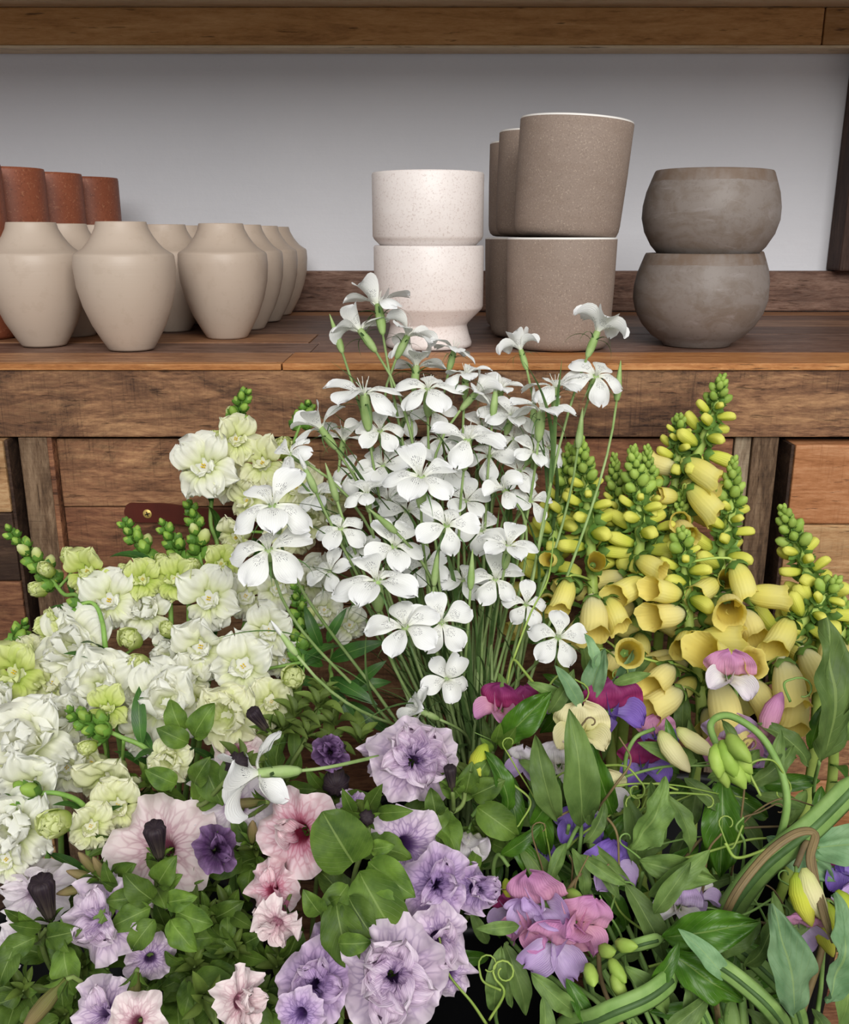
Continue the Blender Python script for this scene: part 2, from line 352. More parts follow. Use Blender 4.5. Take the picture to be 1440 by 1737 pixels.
def frame_x(loc, x, nrm, s=1.0):
    """matrix at LOC whose +X points along X with +Z near NRM"""
    x = Vector(x).normalized(); z = Vector(nrm); z = (z - x * z.dot(x))
    if z.length < 1e-4: z = x.orthogonal()
    z.normalize(); y = z.cross(x)
    return Matrix.Translation(Vector(loc)) @ Matrix((x, y, z)).transposed().to_4x4() @ Matrix.Scale(s, 4)
def grid(name, fn, nu, nv, mat, wrap=False):
    verts, uvs, faces = [], [], []
    for i in range(nu + 1):
        for j in range(nv + (0 if wrap else 1)):
            u, v = i / nu, j / nv
            verts.append(fn(u, v)); uvs.append((u, v))
    w = nv if wrap else nv + 1
    for i in range(nu):
        for j in range(nv):
            a, b_ = i * w + j, i * w + (j + 1) % w
            faces.append((a, a + w, b_ + w, b_))
    return mesh_data(name, verts, faces, mat, uvs)
def lathe(name, prof, mat, seg=48, mats=None, fm_from=None):
    """PROF: list of (r, z) bottom-outside up and back down the inside"""
    verts, faces, fm = [], [], []
    for r, z in prof:
        for k in range(seg):
            a = 2 * pi * k / seg; verts.append((r * cos(a), r * sin(a), z))
    for i in range(len(prof) - 1):
        for k in range(seg):
            a, b_ = i * seg + k, i * seg + (k + 1) % seg
            faces.append((a, b_, b_ + seg, a + seg)); fm.append(1 if fm_from is not None and i >= fm_from else 0)
    faces.append(tuple(reversed(range(seg)))); fm.append(0)
    n = len(prof) - 1; faces.append(tuple(range(n * seg, n * seg + seg))); fm.append(1 if fm_from is not None else 0)
    return mesh_data(name, verts, faces, mat, None, True, mats, fm)
def catmull(pts, n=8):
    pts = [Vector(p) for p in pts]
    if len(pts) == 2: return [pts[0].lerp(pts[1], k / n) for k in range(n + 1)]
    q = [2 * pts[0] - pts[1]] + pts + [2 * pts[-1] - pts[-2]]; out = []
    for i in range(1, len(q) - 2):
        a, b_, c, d = q[i - 1:i + 3]
        for k in range(n):
            t = k / n
            out.append(0.5 * ((2 * b_) + (c - a) * t + (2 * a - 5 * b_ + 4 * c - d) * t * t + (3 * b_ - a - 3 * c + d) * t ** 3))
    out.append(pts[-1]); return out
def tube_mesh(name, path, r0, r1, mat, seg=6, flat=1.0, rfn=None, nrm=None):
    """tube along PATH (world points relative to path[0]); FLAT < 1 squashes it into a strap"""
    o = path[0]; verts, uvs, faces = [], [], []
    t0 = (path[1] - path[0]).normalized(); x = (Vector(nrm) if nrm is not None else t0.orthogonal()); x = (x - t0 * x.dot(t0)).normalized()
    n = len(path)
    for i, p in enumerate(path):
        t = (path[min(i + 1, n - 1)] - path[max(i - 1, 0)]).normalized()
        x = (x - t * x.dot(t)).normalized(); y = t.cross(x)
        u = i / (n - 1); r = rfn(u) if rfn else r0 + (r1 - r0) * u
        for k in range(seg):
            a = 2 * pi * k / seg
            verts.append(p - o + y * (r * cos(a)) + x * (r * sin(a) * flat)); uvs.append((u, k / seg))
    for i in range(n - 1):
        for k in range(seg):
            a, b_ = i * seg + k, i * seg + (k + 1) % seg
            faces.append((a, b_, b_ + seg, a + seg))
    faces.append(tuple(reversed(range(seg)))); faces.append(tuple(range((n - 1) * seg, n * seg)))
    return mesh_data(name, verts, faces, mat, uvs)
def tube(name, path, r0, r1, mat, parent, seg=6, **k):
    return put(name, tube_mesh(name, path, r0, r1, mat, seg, **k), Matrix.Translation(path[0]), parent)
def bez(a, b_, c, d, n=12):
    return [a * (1 - t) ** 3 + b_ * 3 * t * (1 - t) ** 2 + c * 3 * t * t * (1 - t) + d * t ** 3 for t in [i / n for i in range(n + 1)]]

# ------------------------------------------------------------------ the setting
Z0, YF, YB = 0.90, 1.0, 1.75
struct(box('wall_back', -2.4, 2.4, YB, YB + 0.1, 0.0, 2.6, M['wall'], bev=0), 'white painted plaster wall behind the worktop')
struct(box('floor', -2.4, 2.4, -3.0, YB, -0.05, 0.0, M['floor'], bev=0), 'dark concrete floor under the flower buckets')
tp = struct(box('trim_1', 0.727, 0.86, 1.69, YB - 0.001, Z0 + 0.072, 2.3, M['post'], bev=0.004), 'dark vertical wooden post against the white wall')
struct(box('baseboard_back', -2.2, 2.2, 1.729, YB - 0.0005, Z0 + 0.0005, Z0 + 0.071, M['top_c'], bev=0.002), 'dark wooden upstand board along the back of the worktop')

# overhead shelf: a board on a cleat fixed to the wall
sh = thing('wall_shelf', 'long pine shelf overhead resting on a wall cleat', 'shelf', (0, 1.72, 1.334))
zb, yc = 1.3335, 1.697
box('cleat', -1.9, 0.655, yc, YB - 0.001, zb, zb + 0.0565, M['pine'], sh, 0.003)
box('cleat', 0.657, 1.9, yc, YB - 0.001, zb, zb + 0.0565, M['pine'], sh, 0.003)
box('cleat_bounce_light', -1.9, 1.9, yc - 0.001, YB - 0.001, zb - 0.0045, zb - 0.0003, M['pine_pale'], sh, 0.001)  # pale strip stands in for light bounced onto the cleat's underside
box('shelf_board', -1.9, 1.9, 1.03, YB - 0.001, zb + 0.057, zb + 0.082, M['pine_pale'], sh, 0.002)

# worktop of planks
wt = thing('worktop', 'reclaimed wood plank worktop carrying the clay pots', 'worktop', (0, 1.3, Z0 - 0.02))
rows = [1.0, 1.098, 1.205, 1.315, 1.43, 1.55, 1.64, 1.728]
TH = 0.0075
jx = G(487, 608).x
box('plank', -1.9, jx - 0.0008, 1.014, rows[1] - 0.0012, Z0 - TH, Z0 - 0.0005, M['top_b'], wt, 0.001)
box('edge_strip', -1.9, jx - 0.0008, 0.998, 1.0134, Z0 - TH, Z0 - 0.0008, M['edge'], wt, 0.001)
box('plank', jx + 0.0008, 1.9, 0.998, rows[1] - 0.0012, Z0 - TH, Z0, M['edge'], wt, 0.001)
mats = ['top_c', 'top_a', 'top_c', 'top_b', 'top_a', 'top_c']
for i in range(1, 7):
    cuts = [-1.9] + sorted(rnd.uniform(-1.0, 1.0) for _ in range(2)) + [1.9]
    if i == 1: cuts = [-1.9, G(533, 590).x, 0.62, 1.9]
    if i == 2: cuts = [-1.9, -0.62, G(545, 562).x, 1.9]
    for k in range(len(cuts) - 1):
        dz = -rnd.uniform(0, 0.0012)
        box('plank', cuts[k] + 0.0007, cuts[k + 1] - 0.0007, rows[i] + 0.0007, rows[i + 1] - 0.0007, Z0 - TH, Z0 + dz,
            M[mats[(i - 1 + 2 * k) % 6]], wt, 0.0012)
box('underlay', -1.9, 1.9, 1.028, 1.728, Z0 - 0.03, Z0 - TH - 0.0005, M['dark_void'], wt, 0)

# cabinet under the worktop
cb = thing('cabinet', 'reclaimed wood cabinet with drawers under the worktop', 'cabinet', (0, 1.2, 0))
def cx(px): return (px - 720) / F_PX * 1.018
zf = 0.8195                                                    # fascia bottom
box('fascia', -1.9, 1.9, 1.001, 1.026, zf, Z0 - TH - 0.0005, M['fascia'], cb, 0.0015)
box('carcass', -1.9, 1.9, 1.06, 1.72, 0.001, Z0 - 0.031, M['dark_void'], cb, 0)
# stiles
def stile(x0, x1, m, y0=1.004, y1=1.04): box('stile', x0, x1, y0, y1, 0.02, zf - 0.0008, m, cb, 0.0015)
stile(cx(27), cx(76), M['stile']); stile(cx(76.6), cx(85.5), M['plank_b'], 1.002)  # narrow second strip: lighter wood standing in for the stile's lit side
stile(cx(1253), cx(1281), M['stile_grey'], 1.010); stile(cx(1282), cx(1326), M['stile'], 1.006)
# middle drawer front, set back a little
dr = put('drawer', box_mesh('drawer', cx(1252) - cx(86.5), 0.01, 0.80, M['dark_void'], 0), Matrix.Translation(((cx(86.5) + cx(1252)) / 2, 1.035, 0.415)), cb)
zs = [zf - 0.0035, CAM.z - 0.291, CAM.z - 0.41, CAM.z - 0.53, 0.37, 0.24, 0.10, 0.02]
for i in range(7):
    cuts = [cx(86.5), cx(1252)] if i != 0 else [cx(86.5), cx(690), cx(1252)]
    for k in range(len(cuts) - 1):
        m = [M['plank_a'], M['plank_b'], M['plank_a'], M['plank_b'], M['plank_dark'], M['plank_a'], M['plank_b']][i]
        if i == 0 and k == 1: m = M['plank_b']
        box('plank', cuts[k] + 0.0006, cuts[k + 1] - 0.0006, 1.012 + 0.001 * (i % 2), 1.029, zs[i + 1] + 0.0007, zs[i] - 0.0007, m, dr, 0.0012)
# side drawers, proud of the frame
def side_drawer(x0, x1, ms, zcuts):
    d = put('drawer', box_mesh('drawer', x1 - x0, 0.012, zcuts[0] - zcuts[-1], M['plank_dark'], 0.001),
            Matrix.Translation(((x0 + x1) / 2, 1.030, (zcuts[0] + zcuts[-1]) / 2)), cb)
    for i in range(len(zcuts) - 1):
        box('plank', x0, x1, 0.990, 1.0236, zcuts[i + 1] + 0.0006, zcuts[i] - 0.0006, ms[i % len(ms)], d, 0.0018)
    # drawer side faces, dark wood standing in for the shade on them
    for xs in (x0, x1):
        box('shaded_side', xs - 0.004 if xs == x0 else xs + 0.0004, xs - 0.0004 if xs == x0 else xs + 0.004, 0.9925, 1.035, zcuts[-1], zcuts[0] - 0.001, M['plank_dark'], d, 0.0008)
zl = [zf - 0.001, CAM.z - 0.2915, CAM.z - 0.372, 0.53, 0.40, 0.26, 0.12, 0.02]
side_drawer(-1.5, cx(10), [M['plank_tan'], M['plank_dark'], M['plank_b'], M['plank_a']], zl)
zr = [zf - 0.006, CAM.z - 0.305, CAM.z - 0.40, 0.52, 0.40, 0.26, 0.12, 0.02]
side_drawer(cx(1346), 1.5, [M['plank_orange'], M['plank_tan'], M['plank_b'], M['plank_a']], zr)

# leather strap pull with brass screw
def strap():
    y = 1.0100
    path_px = [(212, 868), (240, 869), (285, 868), (340, 873), (400, 878), (440, 879), (470, 880)]
    bulge = [0, 0.0, 0.004, 0.009, 0.011, 0.009, 0.0]
    pts = []
    for (a, b_), bu in zip(path_px, bulge):
        p = P(a, b_, y); p.y = y - 0.0015 - bu; pts.append(p)
    pts = catmull(pts, 6); n = len(pts); verts, faces = [], []
    for i, p in enumerate(pts):
        hw = 0.0112 * min(1.0, sqrt(max(0.02, 1 - max(0, (4 - i) / 4) ** 3)), sqrt(max(0.02, 1 - max(0, (i - n + 5) / 4) ** 3)))
        t = (pts[min(i + 1, n - 1)] - pts[max(i - 1, 0)]).normalized(); nr = Vector((t.y, -t.x, 0)).normalized()
        if nr.y > 0: nr = -nr
        for s, d in ((1, 0.0016), (-1, 0.0016), (-1, -0.0014), (1, -0.0014)):
            verts.append(p + Vector((0, 0, hw * s)) + nr * d - pts[0])
    for i in range(n - 1):
        for k in range(4):
            a, b_ = i * 4 + k, i * 4 + (k + 1) % 4
            faces.append((a, b_, b_ + 4, a + 4))
    faces += [(3, 2, 1, 0), tuple((n - 1) * 4 + k for k in range(4))]
    s = put('strap_handle', mesh_data('strap_handle', verts, faces, M['leather'], None, False), Matrix.Translation(pts[0]), cb, 'chestnut brown leather strap pull')
    for px, py in ((252, 870), (452, 888)):
        q = P(px, py, y); q.y = y - 0.0036
        sc = put('screw', lathe('screw', [(0.0052, 0), (0.0055, 0.0005), (0.0045, 0.0013), (0.0001, 0.0016)], M['brass'], 20), frame(q, (0, -1, 0)), s, 'brass cross-head screw')
        for a in (0.3, 0.3 + pi / 2):
            put('slot', box_mesh('slot', 0.0056, 0.0012, 0.0004, M['screw_slot'], 0), frame(q + Vector((0, -0.0016, 0)), (0, -1, 0), a), sc)
strap()

# ------------------------------------------------------------------ pots on the worktop
def pot(name, mesh, loc, label, cat, group=None, rot=None):
    o = put(name, mesh, Matrix.Translation(Vector(loc)) @ (rot or Matrix()))
    o['label'] = label; o['category'] = cat
    if group: o['group'] = group
    return o
RV, HV = 0.0578, 0.1455
vo = [(0.0, .44), (0.015, .47), (.08, .57), (.2, .735), (.35, .88), (.5, .97), (.65, 1.0), (.735, .985), (.752, .965), (.760, .935), (.775, .87), (.80, .78), (.84, .69), (.89, .60), (.95, .52), (.99, .495), (1.0, .485)]
vi = [(1.0, .46), (.985, .45), (.89, .55), (.80, .72), (.74, .90), (.65, .94), (.5, .91), (.3, .78), (.1, .52), (.05, .30)]
vase_me = lathe('shoulder_vase', [(r * RV, h * HV) for h, r in vo + vi], M['vase'], 64)
def gx(px, Y): return P(px, 560, Y).x
vlist = [(73, 1.17, 'beige shouldered vase in front of the rust pots, at the worktop corner'),
         (221, 1.127, 'beige shouldered vase at the front, second from the rust pots'),
         (385, 1.262, 'beige shouldered vase heading the receding row nearest the white pots'),
         (127, 1.29, 'beige vase tucked behind the two front vases, rim before the rust pots'),
         (178, 1.41, 'beige vase farthest back below the rust pots'),
         (292, 1.36, 'beige vase directly behind the second front vase'),
         (322, 1.48, 'beige vase deep between the two vase rows'),
         (418, 1.392, 'beige vase second in the row nearest the white pots'),
         (448, 1.525, 'beige vase third in the row nearest the white pots'),
         (469, 1.655, 'beige vase last in the row, touching the upstand')]
for px, Y, lab in vlist:
    pot('shoulder_vase', vase_me, (gx(px, Y), Y, Z0 + 0.0004), lab, 'vase', 'beige shouldered vases', Matrix.Rotation(rnd.uniform(0, 6), 4, 'Z'))
rc, hc = 0.050, 0.219
rust_me = lathe('rust_cylinder_pot', [(rc * .90, 0), (rc * .97, 0.004), (rc, 0.012), (rc * 1.0, hc - .004), (rc * .985, hc), (rc * .94, hc), (rc * .92, hc - .004), (rc * .9, 0.02), (rc * .5, 0.014)], M['rust'], 56)
for (x, y), lab in zip([(-.592, 1.262), (-.577, 1.368), (-.562, 1.474), (-.541, 1.58)],
                       ['tall rust brown cylinder pot, nearest and cut by the frame edge', 'tall rust brown cylinder pot, second of the receding row',
                        'tall rust brown cylinder pot, third of the receding row', 'tall rust brown cylinder pot, last and closest to the wall']):
    pot('rust_cylinder_pot', rust_me, (x, y, Z0 + 0.0004), lab, 'pot', 'rust cylinder pots')
rw, hw = 0.0655, 0.119
wp = [(.049, 0), (.052, .002), (.0525, .006), (.049, .016), (.0465, .026), (.0475, .029), (.0640, .0455), (.0655, .049), (rw, hw - .002), (.0645, hw), (.0605, hw), (.0595, hw - .003), (.0590, .055), (.046, .036), (.02, .03)]
white_me = lathe('speckled_pot', wp, M['speckle'], 64)
wx = gx(727, 1.155)
pot('speckled_pot', white_me, (wx, 1.155, Z0 + 0.0004), 'white speckled footed pot, lower of the stacked pair', 'pot', 'white speckled pots')
pot('speckled_pot', white_me, (wx - 0.001, 1.155, Z0 + 0.0812), 'white speckled footed pot stacked on top of its twin', 'pot', 'white speckled pots')
rt, ht = 0.0645, 0.128
tp_ = [(.050, 0), (.0545, .001), (.0585, .004), (.0606, .009), (.0615, .016), (.0635, .07), (rt, ht - .002), (rt - .001, ht)]
ti_ = [(rt - .004, ht), (rt - .0052, ht - .004), (.0585, .07), (.056, .02), (.045, .008)]
taupe_me = lathe('taupe_pot', tp_ + ti_, M['taupe'], 64, [M['taupe'], M['white_glaze']], len(tp_) - 2)
for i, (px, Y, tilt, dx) in enumerate([(947, 1.148, 3.6, 0.004), (908, 1.29, 2.8, 0.004), (893, 1.43, 1.5, 0.001)]):
    x = gx(px, Y); w = ['nearest stack', 'middle stack', 'farthest stack'][i]
    pot('taupe_pot', taupe_me, (x, Y, Z0 + 0.0004), f'sandy taupe pot with white rim, lower pot of the {w}', 'pot', 'sandy taupe pots')
    pot('taupe_pot', taupe_me, (x + dx, Y, Z0 + ht + 0.0006), f'sandy taupe pot leaning on top of the {w}', 'pot', 'sandy taupe pots', Matrix.Rotation(radians(tilt), 4, 'Y'))
rb, hb = 0.0800, 0.110
bo = [(.0375, 0), (.040, .001), (.0415, .004), (.055, .012), (.067, .025), (.0755, .040), (.0797, .056), (.0795, .070), (.0765, .086), (.0715, .100), (.0685, .108), (.0672, hb)]
bi = [(.0640, hb), (.0645, .105), (.071, .088), (.075, .068), (.0745, .05), (.064, .027), (.04, .010)]
bowl_me = lathe('bowl_pot', bo + bi, M['ash'], 64)
bx_ = gx(1182, 1.17)
pot('bowl_pot', bowl_me, (bx_, 1.17, Z0 + 0.0004), 'ash grey rounded bowl pot, lower of the stacked pair', 'pot', 'ash grey bowl pots')
pot('bowl_pot', bowl_me, (bx_ + 0.004, 1.1705, Z0 + 0.0935), 'ash grey rounded bowl pot stacked on top, streaked rim', 'pot', 'ash grey bowl pots', Matrix.Rotation(radians(0.8), 4, 'Y') @ Matrix.Rotation(2.0, 4, 'Z'))
bx2 = gx(1197, 1.345)
pot('bowl_pot', bowl_me, (bx2, 1.345, Z0 + 0.0004), 'ash grey rounded bowl pot hidden behind the stacked pair, lower one', 'pot', 'ash grey bowl pots')
pot('bowl_pot', bowl_me, (bx2, 1.345, Z0 + 0.0895), 'ash grey bowl pot peeking out behind the stacked pair', 'pot', 'ash grey bowl pots')

# ------------------------------------------------------------------ buckets that hold the flowers
def bucket(x, y, r, h, lab):
    t = thing('flower_bucket', lab, 'bucket', (x, y, 0), 'black flower buckets')
    prof = [(r * .80, 0.001), (r * .82, .006), (r * .99, h - .012), (r * 1.05, h - .012), (r * 1.05, h), (r * .985, h), (r * .97, h - .006), (r * .79, 0.012), (r * .4, .010)]
    put('bucket_body', lathe('bucket_body', prof, M['bucket'], 40), Matrix.Translation((x, y, 0)), t)
    put('water', lathe('water', [(r * .76, 0), (r * .80, .16), (r * .3, .1601)], M['water'], 32), Matrix.Translation((x, y, 0.014)), t)
    return (x, y, r)
BK = {'sn': bucket(-0.27, 0.66, 0.135, 0.43, 'black plastic bucket under the white snapdragons'),
      'cc': bucket(0.035, 0.80, 0.115, 0.45, 'black plastic bucket holding the white corncockles'),
      'fx': bucket(0.29, 0.80, 0.125, 0.45, 'black plastic bucket holding the yellow foxgloves'),
      'pt': bucket(-0.085, 0.42, 0.13, 0.40, 'black plastic bucket under the lilac petunias'),
      'sp': bucket(0.235, 0.44, 0.145, 0.435, 'black plastic bucket under the sweet peas')}
def base_pt(k, x=None, y=None, z=0.03):
    bx, by, r = BK[k]; a = rnd.uniform(0, 2 * pi); q = r * 0.55 * sqrt(rnd.random())
    return Vector((bx + q * cos(a), by + q * sin(a), z))
def rim_pt(k, p, z=0.44, f=0.75):
    """where the stem from P passes the bucket's mouth"""
    bx, by, r = BK[k]; d = Vector((p.x - bx, p.y - by)); L = d.length
    d = d * min(1.0, r * f / max(L, 1e-6)); return Vector((bx + d.x, by + d.y, z))

# ------------------------------------------------------------------ flower meshes (shared by all copies)
def prof_round(base, a, b_):
    """width along a petal: BASE at the claw, full at A, rounded off from B_"""
    def f(u):
        w = base + (1 - base) * (lambda t: t * t * (3 - 2 * t))(min(1, u / a))
        if u > b_: w *= sqrt(max(0.0, 1 - ((u - b_) / (1 - b_)) ** 2 * 0.985))
        return w
    return f
def prof_leaf(p=0.42):
    def f(u): return max(0.02, (sin(pi * u ** (math.log(0.5) / math.log(p)))) ** 0.85)
    return f
def sheet_mesh(name, L, W, th0, th1, prof, mat, cup=0.0, fold=0.0, ruf=0.0, rf=3.0, notch=0.0, jag=0.0, seed=0, nu=9, nv=6, thp=1.0, crink=0.0, bow=0.0, ew=0.0, ef=3.0):
    """a petal or leaf that grows along +X from the origin, its upper face towards +Z; angles in degrees above the XY plane"""
    cl = []; r = z = 0.0; K = 60
    for i in range(K + 1):
        u = i / K; th = radians(th0 + (th1 - th0) * u ** thp); cl.append((r, z, th)); r += cos(th) * L / K; z += sin(th) * L / K
    ph = seed * 1.7
    def fn(u, v):
        s = 2 * v - 1
        uu = u
        tipk = max(0.0, (u - 0.55) / 0.45)
        uu = u * (1 - notch * exp(-(s / 0.28) ** 2) * tipk) * (1 + jag * tipk * noise.noise((s * 4.0, seed * 3.1, 0.5)))
        k = min(K - 1, max(0, int(uu * K))); f = uu * K - k
        a, b_ = cl[k], cl[k + 1]
        cr, cz, th = a[0] + (b_[0] - a[0]) * f, a[1] + (b_[1] - a[1]) * f, a[2]
        w = W * 0.5 * prof(u)
        h = cup * (s * w) ** 2 / max(W, 1e-6) * 4 + fold * abs(s) * w + ruf * W * (u ** 1.6) * (abs(s) ** 0.5 if fold else 1.0) * sin(rf * s * pi + ph + 2.0 * u)
        if ew:
            sg = 1 if s > 0 else -1; e = sin(pi * min(1, u * 1.05)) ** .6
            h += ew * W * s * s * e * (sin(2 * pi * ef * u + sg * 1.1 + seed) + 0.5 * sin(2 * pi * ef * 1.7 * u + 2.0 * sg))
            w *= 1 + 0.025 * s * s * sin(2 * pi * ef * 1.3 * u + sg)
        if crink: h += crink * W * noise.noise((u * 3.2 + seed * 5.3, s * 2.4, seed))
        lat = s * w + bow * L * sin(u * pi)
        return (cr - sin(th) * h, lat, cz + cos(th) * h)
    return grid(name, fn, nu, nv, mat)
def revolve(name, prof, mat, seg=10, flute=0.0, nfl=8, bend=0.0, close=True):
    """closed body of revolution along +Z with optional ribs; prof (r, z)"""
    n = len(prof); verts, uvs, faces = [], [], []
    z0, z1 = prof[0][1], prof[-1][1]
    for i, (r, z) in enumerate(prof):
        for k in range(seg):
            a = 2 * pi * k / seg; q = r * (1 + flute * cos(nfl * a)); u = (z - z0) / (z1 - z0)
            verts.append((q * cos(a) + bend * u * u, q * sin(a), z)); uvs.append((u, k / seg))
    for i in range(n - 1):
        for k in range(seg):
            a, b_ = i * seg + k, i * seg + (k + 1) % seg
            faces.append((a, b_, b_ + seg, a + seg))
    if close: faces += [tuple(reversed(range(seg))), tuple(range((n - 1) * seg, n * seg))]
    return mesh_data(name, verts, faces, mat, uvs)
def join_tubes(name, paths, r0, r1, mat, seg=4):
    V, F_, U = [], [], []
    for path in paths:
        me = tube_mesh('tmp', path, r0, r1, mat, seg); o = len(V); p0 = path[0]
        V += [tuple(Vector(v.co) + p0) for v in me.vertices]; F_ += [tuple(o + i for i in f.vertices) for f in me.polygons]; U += [(0.5, 0.5)] * len(me.vertices)
        bpy.data.meshes.remove(me)
    return mesh_data(name, V, F_, mat, U)

# --- corncockle: unit size = petal length 0.03 m
CCP = [sheet_mesh('corncockle_petal', 0.033, 0.0215, 62 - 6 * k, -20 - 16 * k, prof_round(0.13, 0.66, 0.68), M['cc_petal'], cup=0.12 * (1 - k), ruf=0.035, rf=1.3, notch=0.07, jag=0.10, seed=k + 1, nu=12, nv=8, thp=0.7, crink=0.10) for k in range(4)]
CCP_UP = [sheet_mesh('corncockle_petal', 0.033, 0.0215, 82, 14 - 30 * k, prof_round(0.13, 0.62, 0.66), M['cc_petal'], cup=0.5, ruf=0.04, rf=1.1, notch=0.06, jag=0.05, seed=k + 6, nu=12, nv=8, thp=0.8) for k in range(3)]
CC_CAL = revolve('corncockle_calyx', [(.0012, -.026), (.0026, -.0235), (.0037, -.018), (.0040, -.012), (.0036, -.006), (.0032, 0.0), (.0030, .002)], M['cc_calyx'], 20, 0.09, 10)
CC_SEP = [sheet_mesh('corncockle_sepal', 0.026 + 0.004 * k, 0.0020, 48, -40 - 26 * k, lambda u: max(0.12, 1 - u ** 1.5), M['cc_sepal'], fold=0.3, seed=k, nu=8, nv=2, thp=0.8) for k in range(3)]
CC_STA = join_tubes('corncockle_stamens', [catmull([Vector((0, 0, -.002)), Vector((.002 * cos(a), .002 * sin(a), .006)), Vector((.0048 * cos(a), .0048 * sin(a), .0125 + .002 * sin(3 * a)))], 3) for a in [i * 0.785 + .2 for i in range(8)]], .00028, .00022, M['stamen'])
CC_LEAF = [sheet_mesh('linear_leaf', 0.11, 0.0042, 6, -18 - 16 * k, lambda u: max(0.05, (1 - u ** 2.2)) * (0.7 + 0.6 * min(u * 3, 1) * 0.5), M['cc_leaf'], fold=0.35, seed=k, nu=10, nv=2, bow=0.02 * (k - 1)) for k in range(3)]
CC_BUD = revolve('corncockle_bud', [(.0011, -.026), (.0026, -.0235), (.0037, -.018), (.0038, -.012), (.0030, -.004), (.0022, .004), (.0012, .012), (.0003, .018)], M['cc_calyx'], 16, 0.09, 8)
CC_BTIP = revolve('bud_tip', [(.0021, 0), (.0025, .006), (.0022, .013), (.0012, .019), (.0003, .022)], M['cc_petal'], 10, 0.12, 5)

# --- snapdragon: unit bloom about 0.04 m across
def sn_set(mk):
    m = M[mk]
    return dict(
        up=[sheet_mesh('petal', 0.027, 0.031, 84, 8 - 26 * k, prof_round(0.36, 0.5, 0.64), m, ruf=0.11, rf=2.8 + 0.6 * k, jag=0.28, seed=k + 1, nu=11, nv=18, crink=0.13) for k in range(3)],
        low=[sheet_mesh('petal', 0.023, 0.025, 56, -70 - 20 * k, prof_round(0.42, 0.5, 0.62), m, ruf=0.13, rf=3.0 + 0.6 * k, jag=0.30, seed=k + 11, nu=10, nv=16, crink=0.14) for k in range(3)],
        inn=[sheet_mesh('petal', 0.017 + 0.002 * k, 0.021, 92 - 8 * k, 18 + 22 * k, prof_round(0.45, 0.5, 0.6), m, ruf=0.14, rf=1.5 + 0.5 * k, jag=0.25, seed=k + 21, nu=10, nv=16, crink=0.13, cup=0.25) for k in range(4)],
        tube=revolve('bloom_tube', [(.0035, -.020), (.0062, -.017), (.0070, -.010), (.0076, -.002), (.0088, .003), (.0070, .0055), (.003, .004)], m, 12, 0.07, 5),
        ball=revolve('young_bloom', [(.002, -.013), (.0065, -.009), (.0085, -.002), (.0088, .004), (.0070, .0095), (.0035, .012), (.0008, .011)], m, 14, 0.06, 5),
        wrap=[sheet_mesh('petal', 0.017, 0.017, 78, 102 + 16 * k, prof_round(0.5, 0.4, 0.6), m, cup=0.38, ruf=0.06, rf=2.4, jag=0.14, seed=31 + k, nu=9, nv=10) for k in range(2)])
SN = {'w': sn_set('sn_white'), 'c': sn_set('sn_cream'), 'y': sn_set('sn_young')}
def star(name, n, L, W, th0, th1, mat, cup=0.4):
    V, F_, U = [], [], []
    base = sheet_mesh('tmp', L, W, th0, th1, prof_leaf(0.45), mat, cup=cup, nu=5, nv=2)
    for k in range(n):
        rm = Matrix.Rotation(2 * pi * k / n, 4, 'Z'); o = len(V)
        V += [tuple(rm @ v.co) for v in base.vertices]; F_ += [tuple(o + i for i in f.vertices) for f in base.polygons]
    for lp in range(n): U += [(0.5, 0.4)] * len(base.vertices)
    bpy.data.meshes.remove(base); return mesh_data(name, V, F_, mat, U)
SN_CAL = star('calyx', 5, 0.0135, 0.0085, 12, 108, M['sn_green'], 0.3)
SN_BUD = revolve('bud', [(.0012, 0), (.0036, .003), (.0043, .007), (.0036, .011), (.0012, .0140)], M['sn_budg'], 9, 0.08, 4)
SN_BUDY = revolve('bud', [(.0014, 0), (.0048, .004), (.0056, .009), (.0046, .014), (.0018, .0175)], M['sn_young'], 9, 0.08, 4)
SN_LEAF = [sheet_mesh('leaf', 0.05, 0.012, 35, -30 - 15 * k, prof_leaf(0.45), M['sn_leaf'], fold=0.25, ruf=0.03, seed=k, nu=8, nv=4) for k in range(2)]
SN_BRACT = sheet_mesh('bract', 0.013, 0.0065, 40, 70, prof_leaf(0.4), M['sn_green'], cup=0.4, nu=5, nv=2)
SN_STA = join_tubes('stamens', [catmull([Vector((0, 0, -.002)), Vector((.0016 * cos(a), .0016 * sin(a), .006)), Vector((.002 * cos(a), .002 * sin(a), .010))], 2) for a in [0.3, 1.9, 3.4, 5.0]], .0004, .0009, M['sn_stamen'])

# --- foxglove
def bell_mesh(name, mat, L=0.042, r=0.0115, lip=0.2, inner=False, seed=0):
    def fn(u, v):
        a = 2 * pi * v
        rr = 0.0035 + (r - 0.0035) * (1 - (1 - min(1, u * 1.55)) ** 2.2)
        if u > 0.78: rr *= 1 + lip * ((u - 0.78) / 0.22) ** 2
        if inner: rr *= 0.965
        z = u * L
        lobe = max(0, (u - 0.72) / 0.28)
        z += lobe * L * (0.045 * cos(5 * a + 0.6) + 0.13 * max(0.0, cos(a)) - 0.05)
        x = rr * cos(a) * 1.05 + 0.006 * u * u; y = rr * sin(a) * (1.0 + 0.06 * sin(3 * u))
        y += 0.0006 * sin(9 * a + seed) * lobe
        return (x, y, z)
    return grid(name, fn, 12, 20, mat, True)
FX_BELL = [bell_mesh('bell', M['fx_bell'], 0.040, 0.0108, 0.16), bell_mesh('bell', M['fx_bell_b'], 0.043, 0.0118, 0.28, seed=2), bell_mesh('bell', M['fx_bell'], 0.036, 0.0100, 0.05, seed=3)]
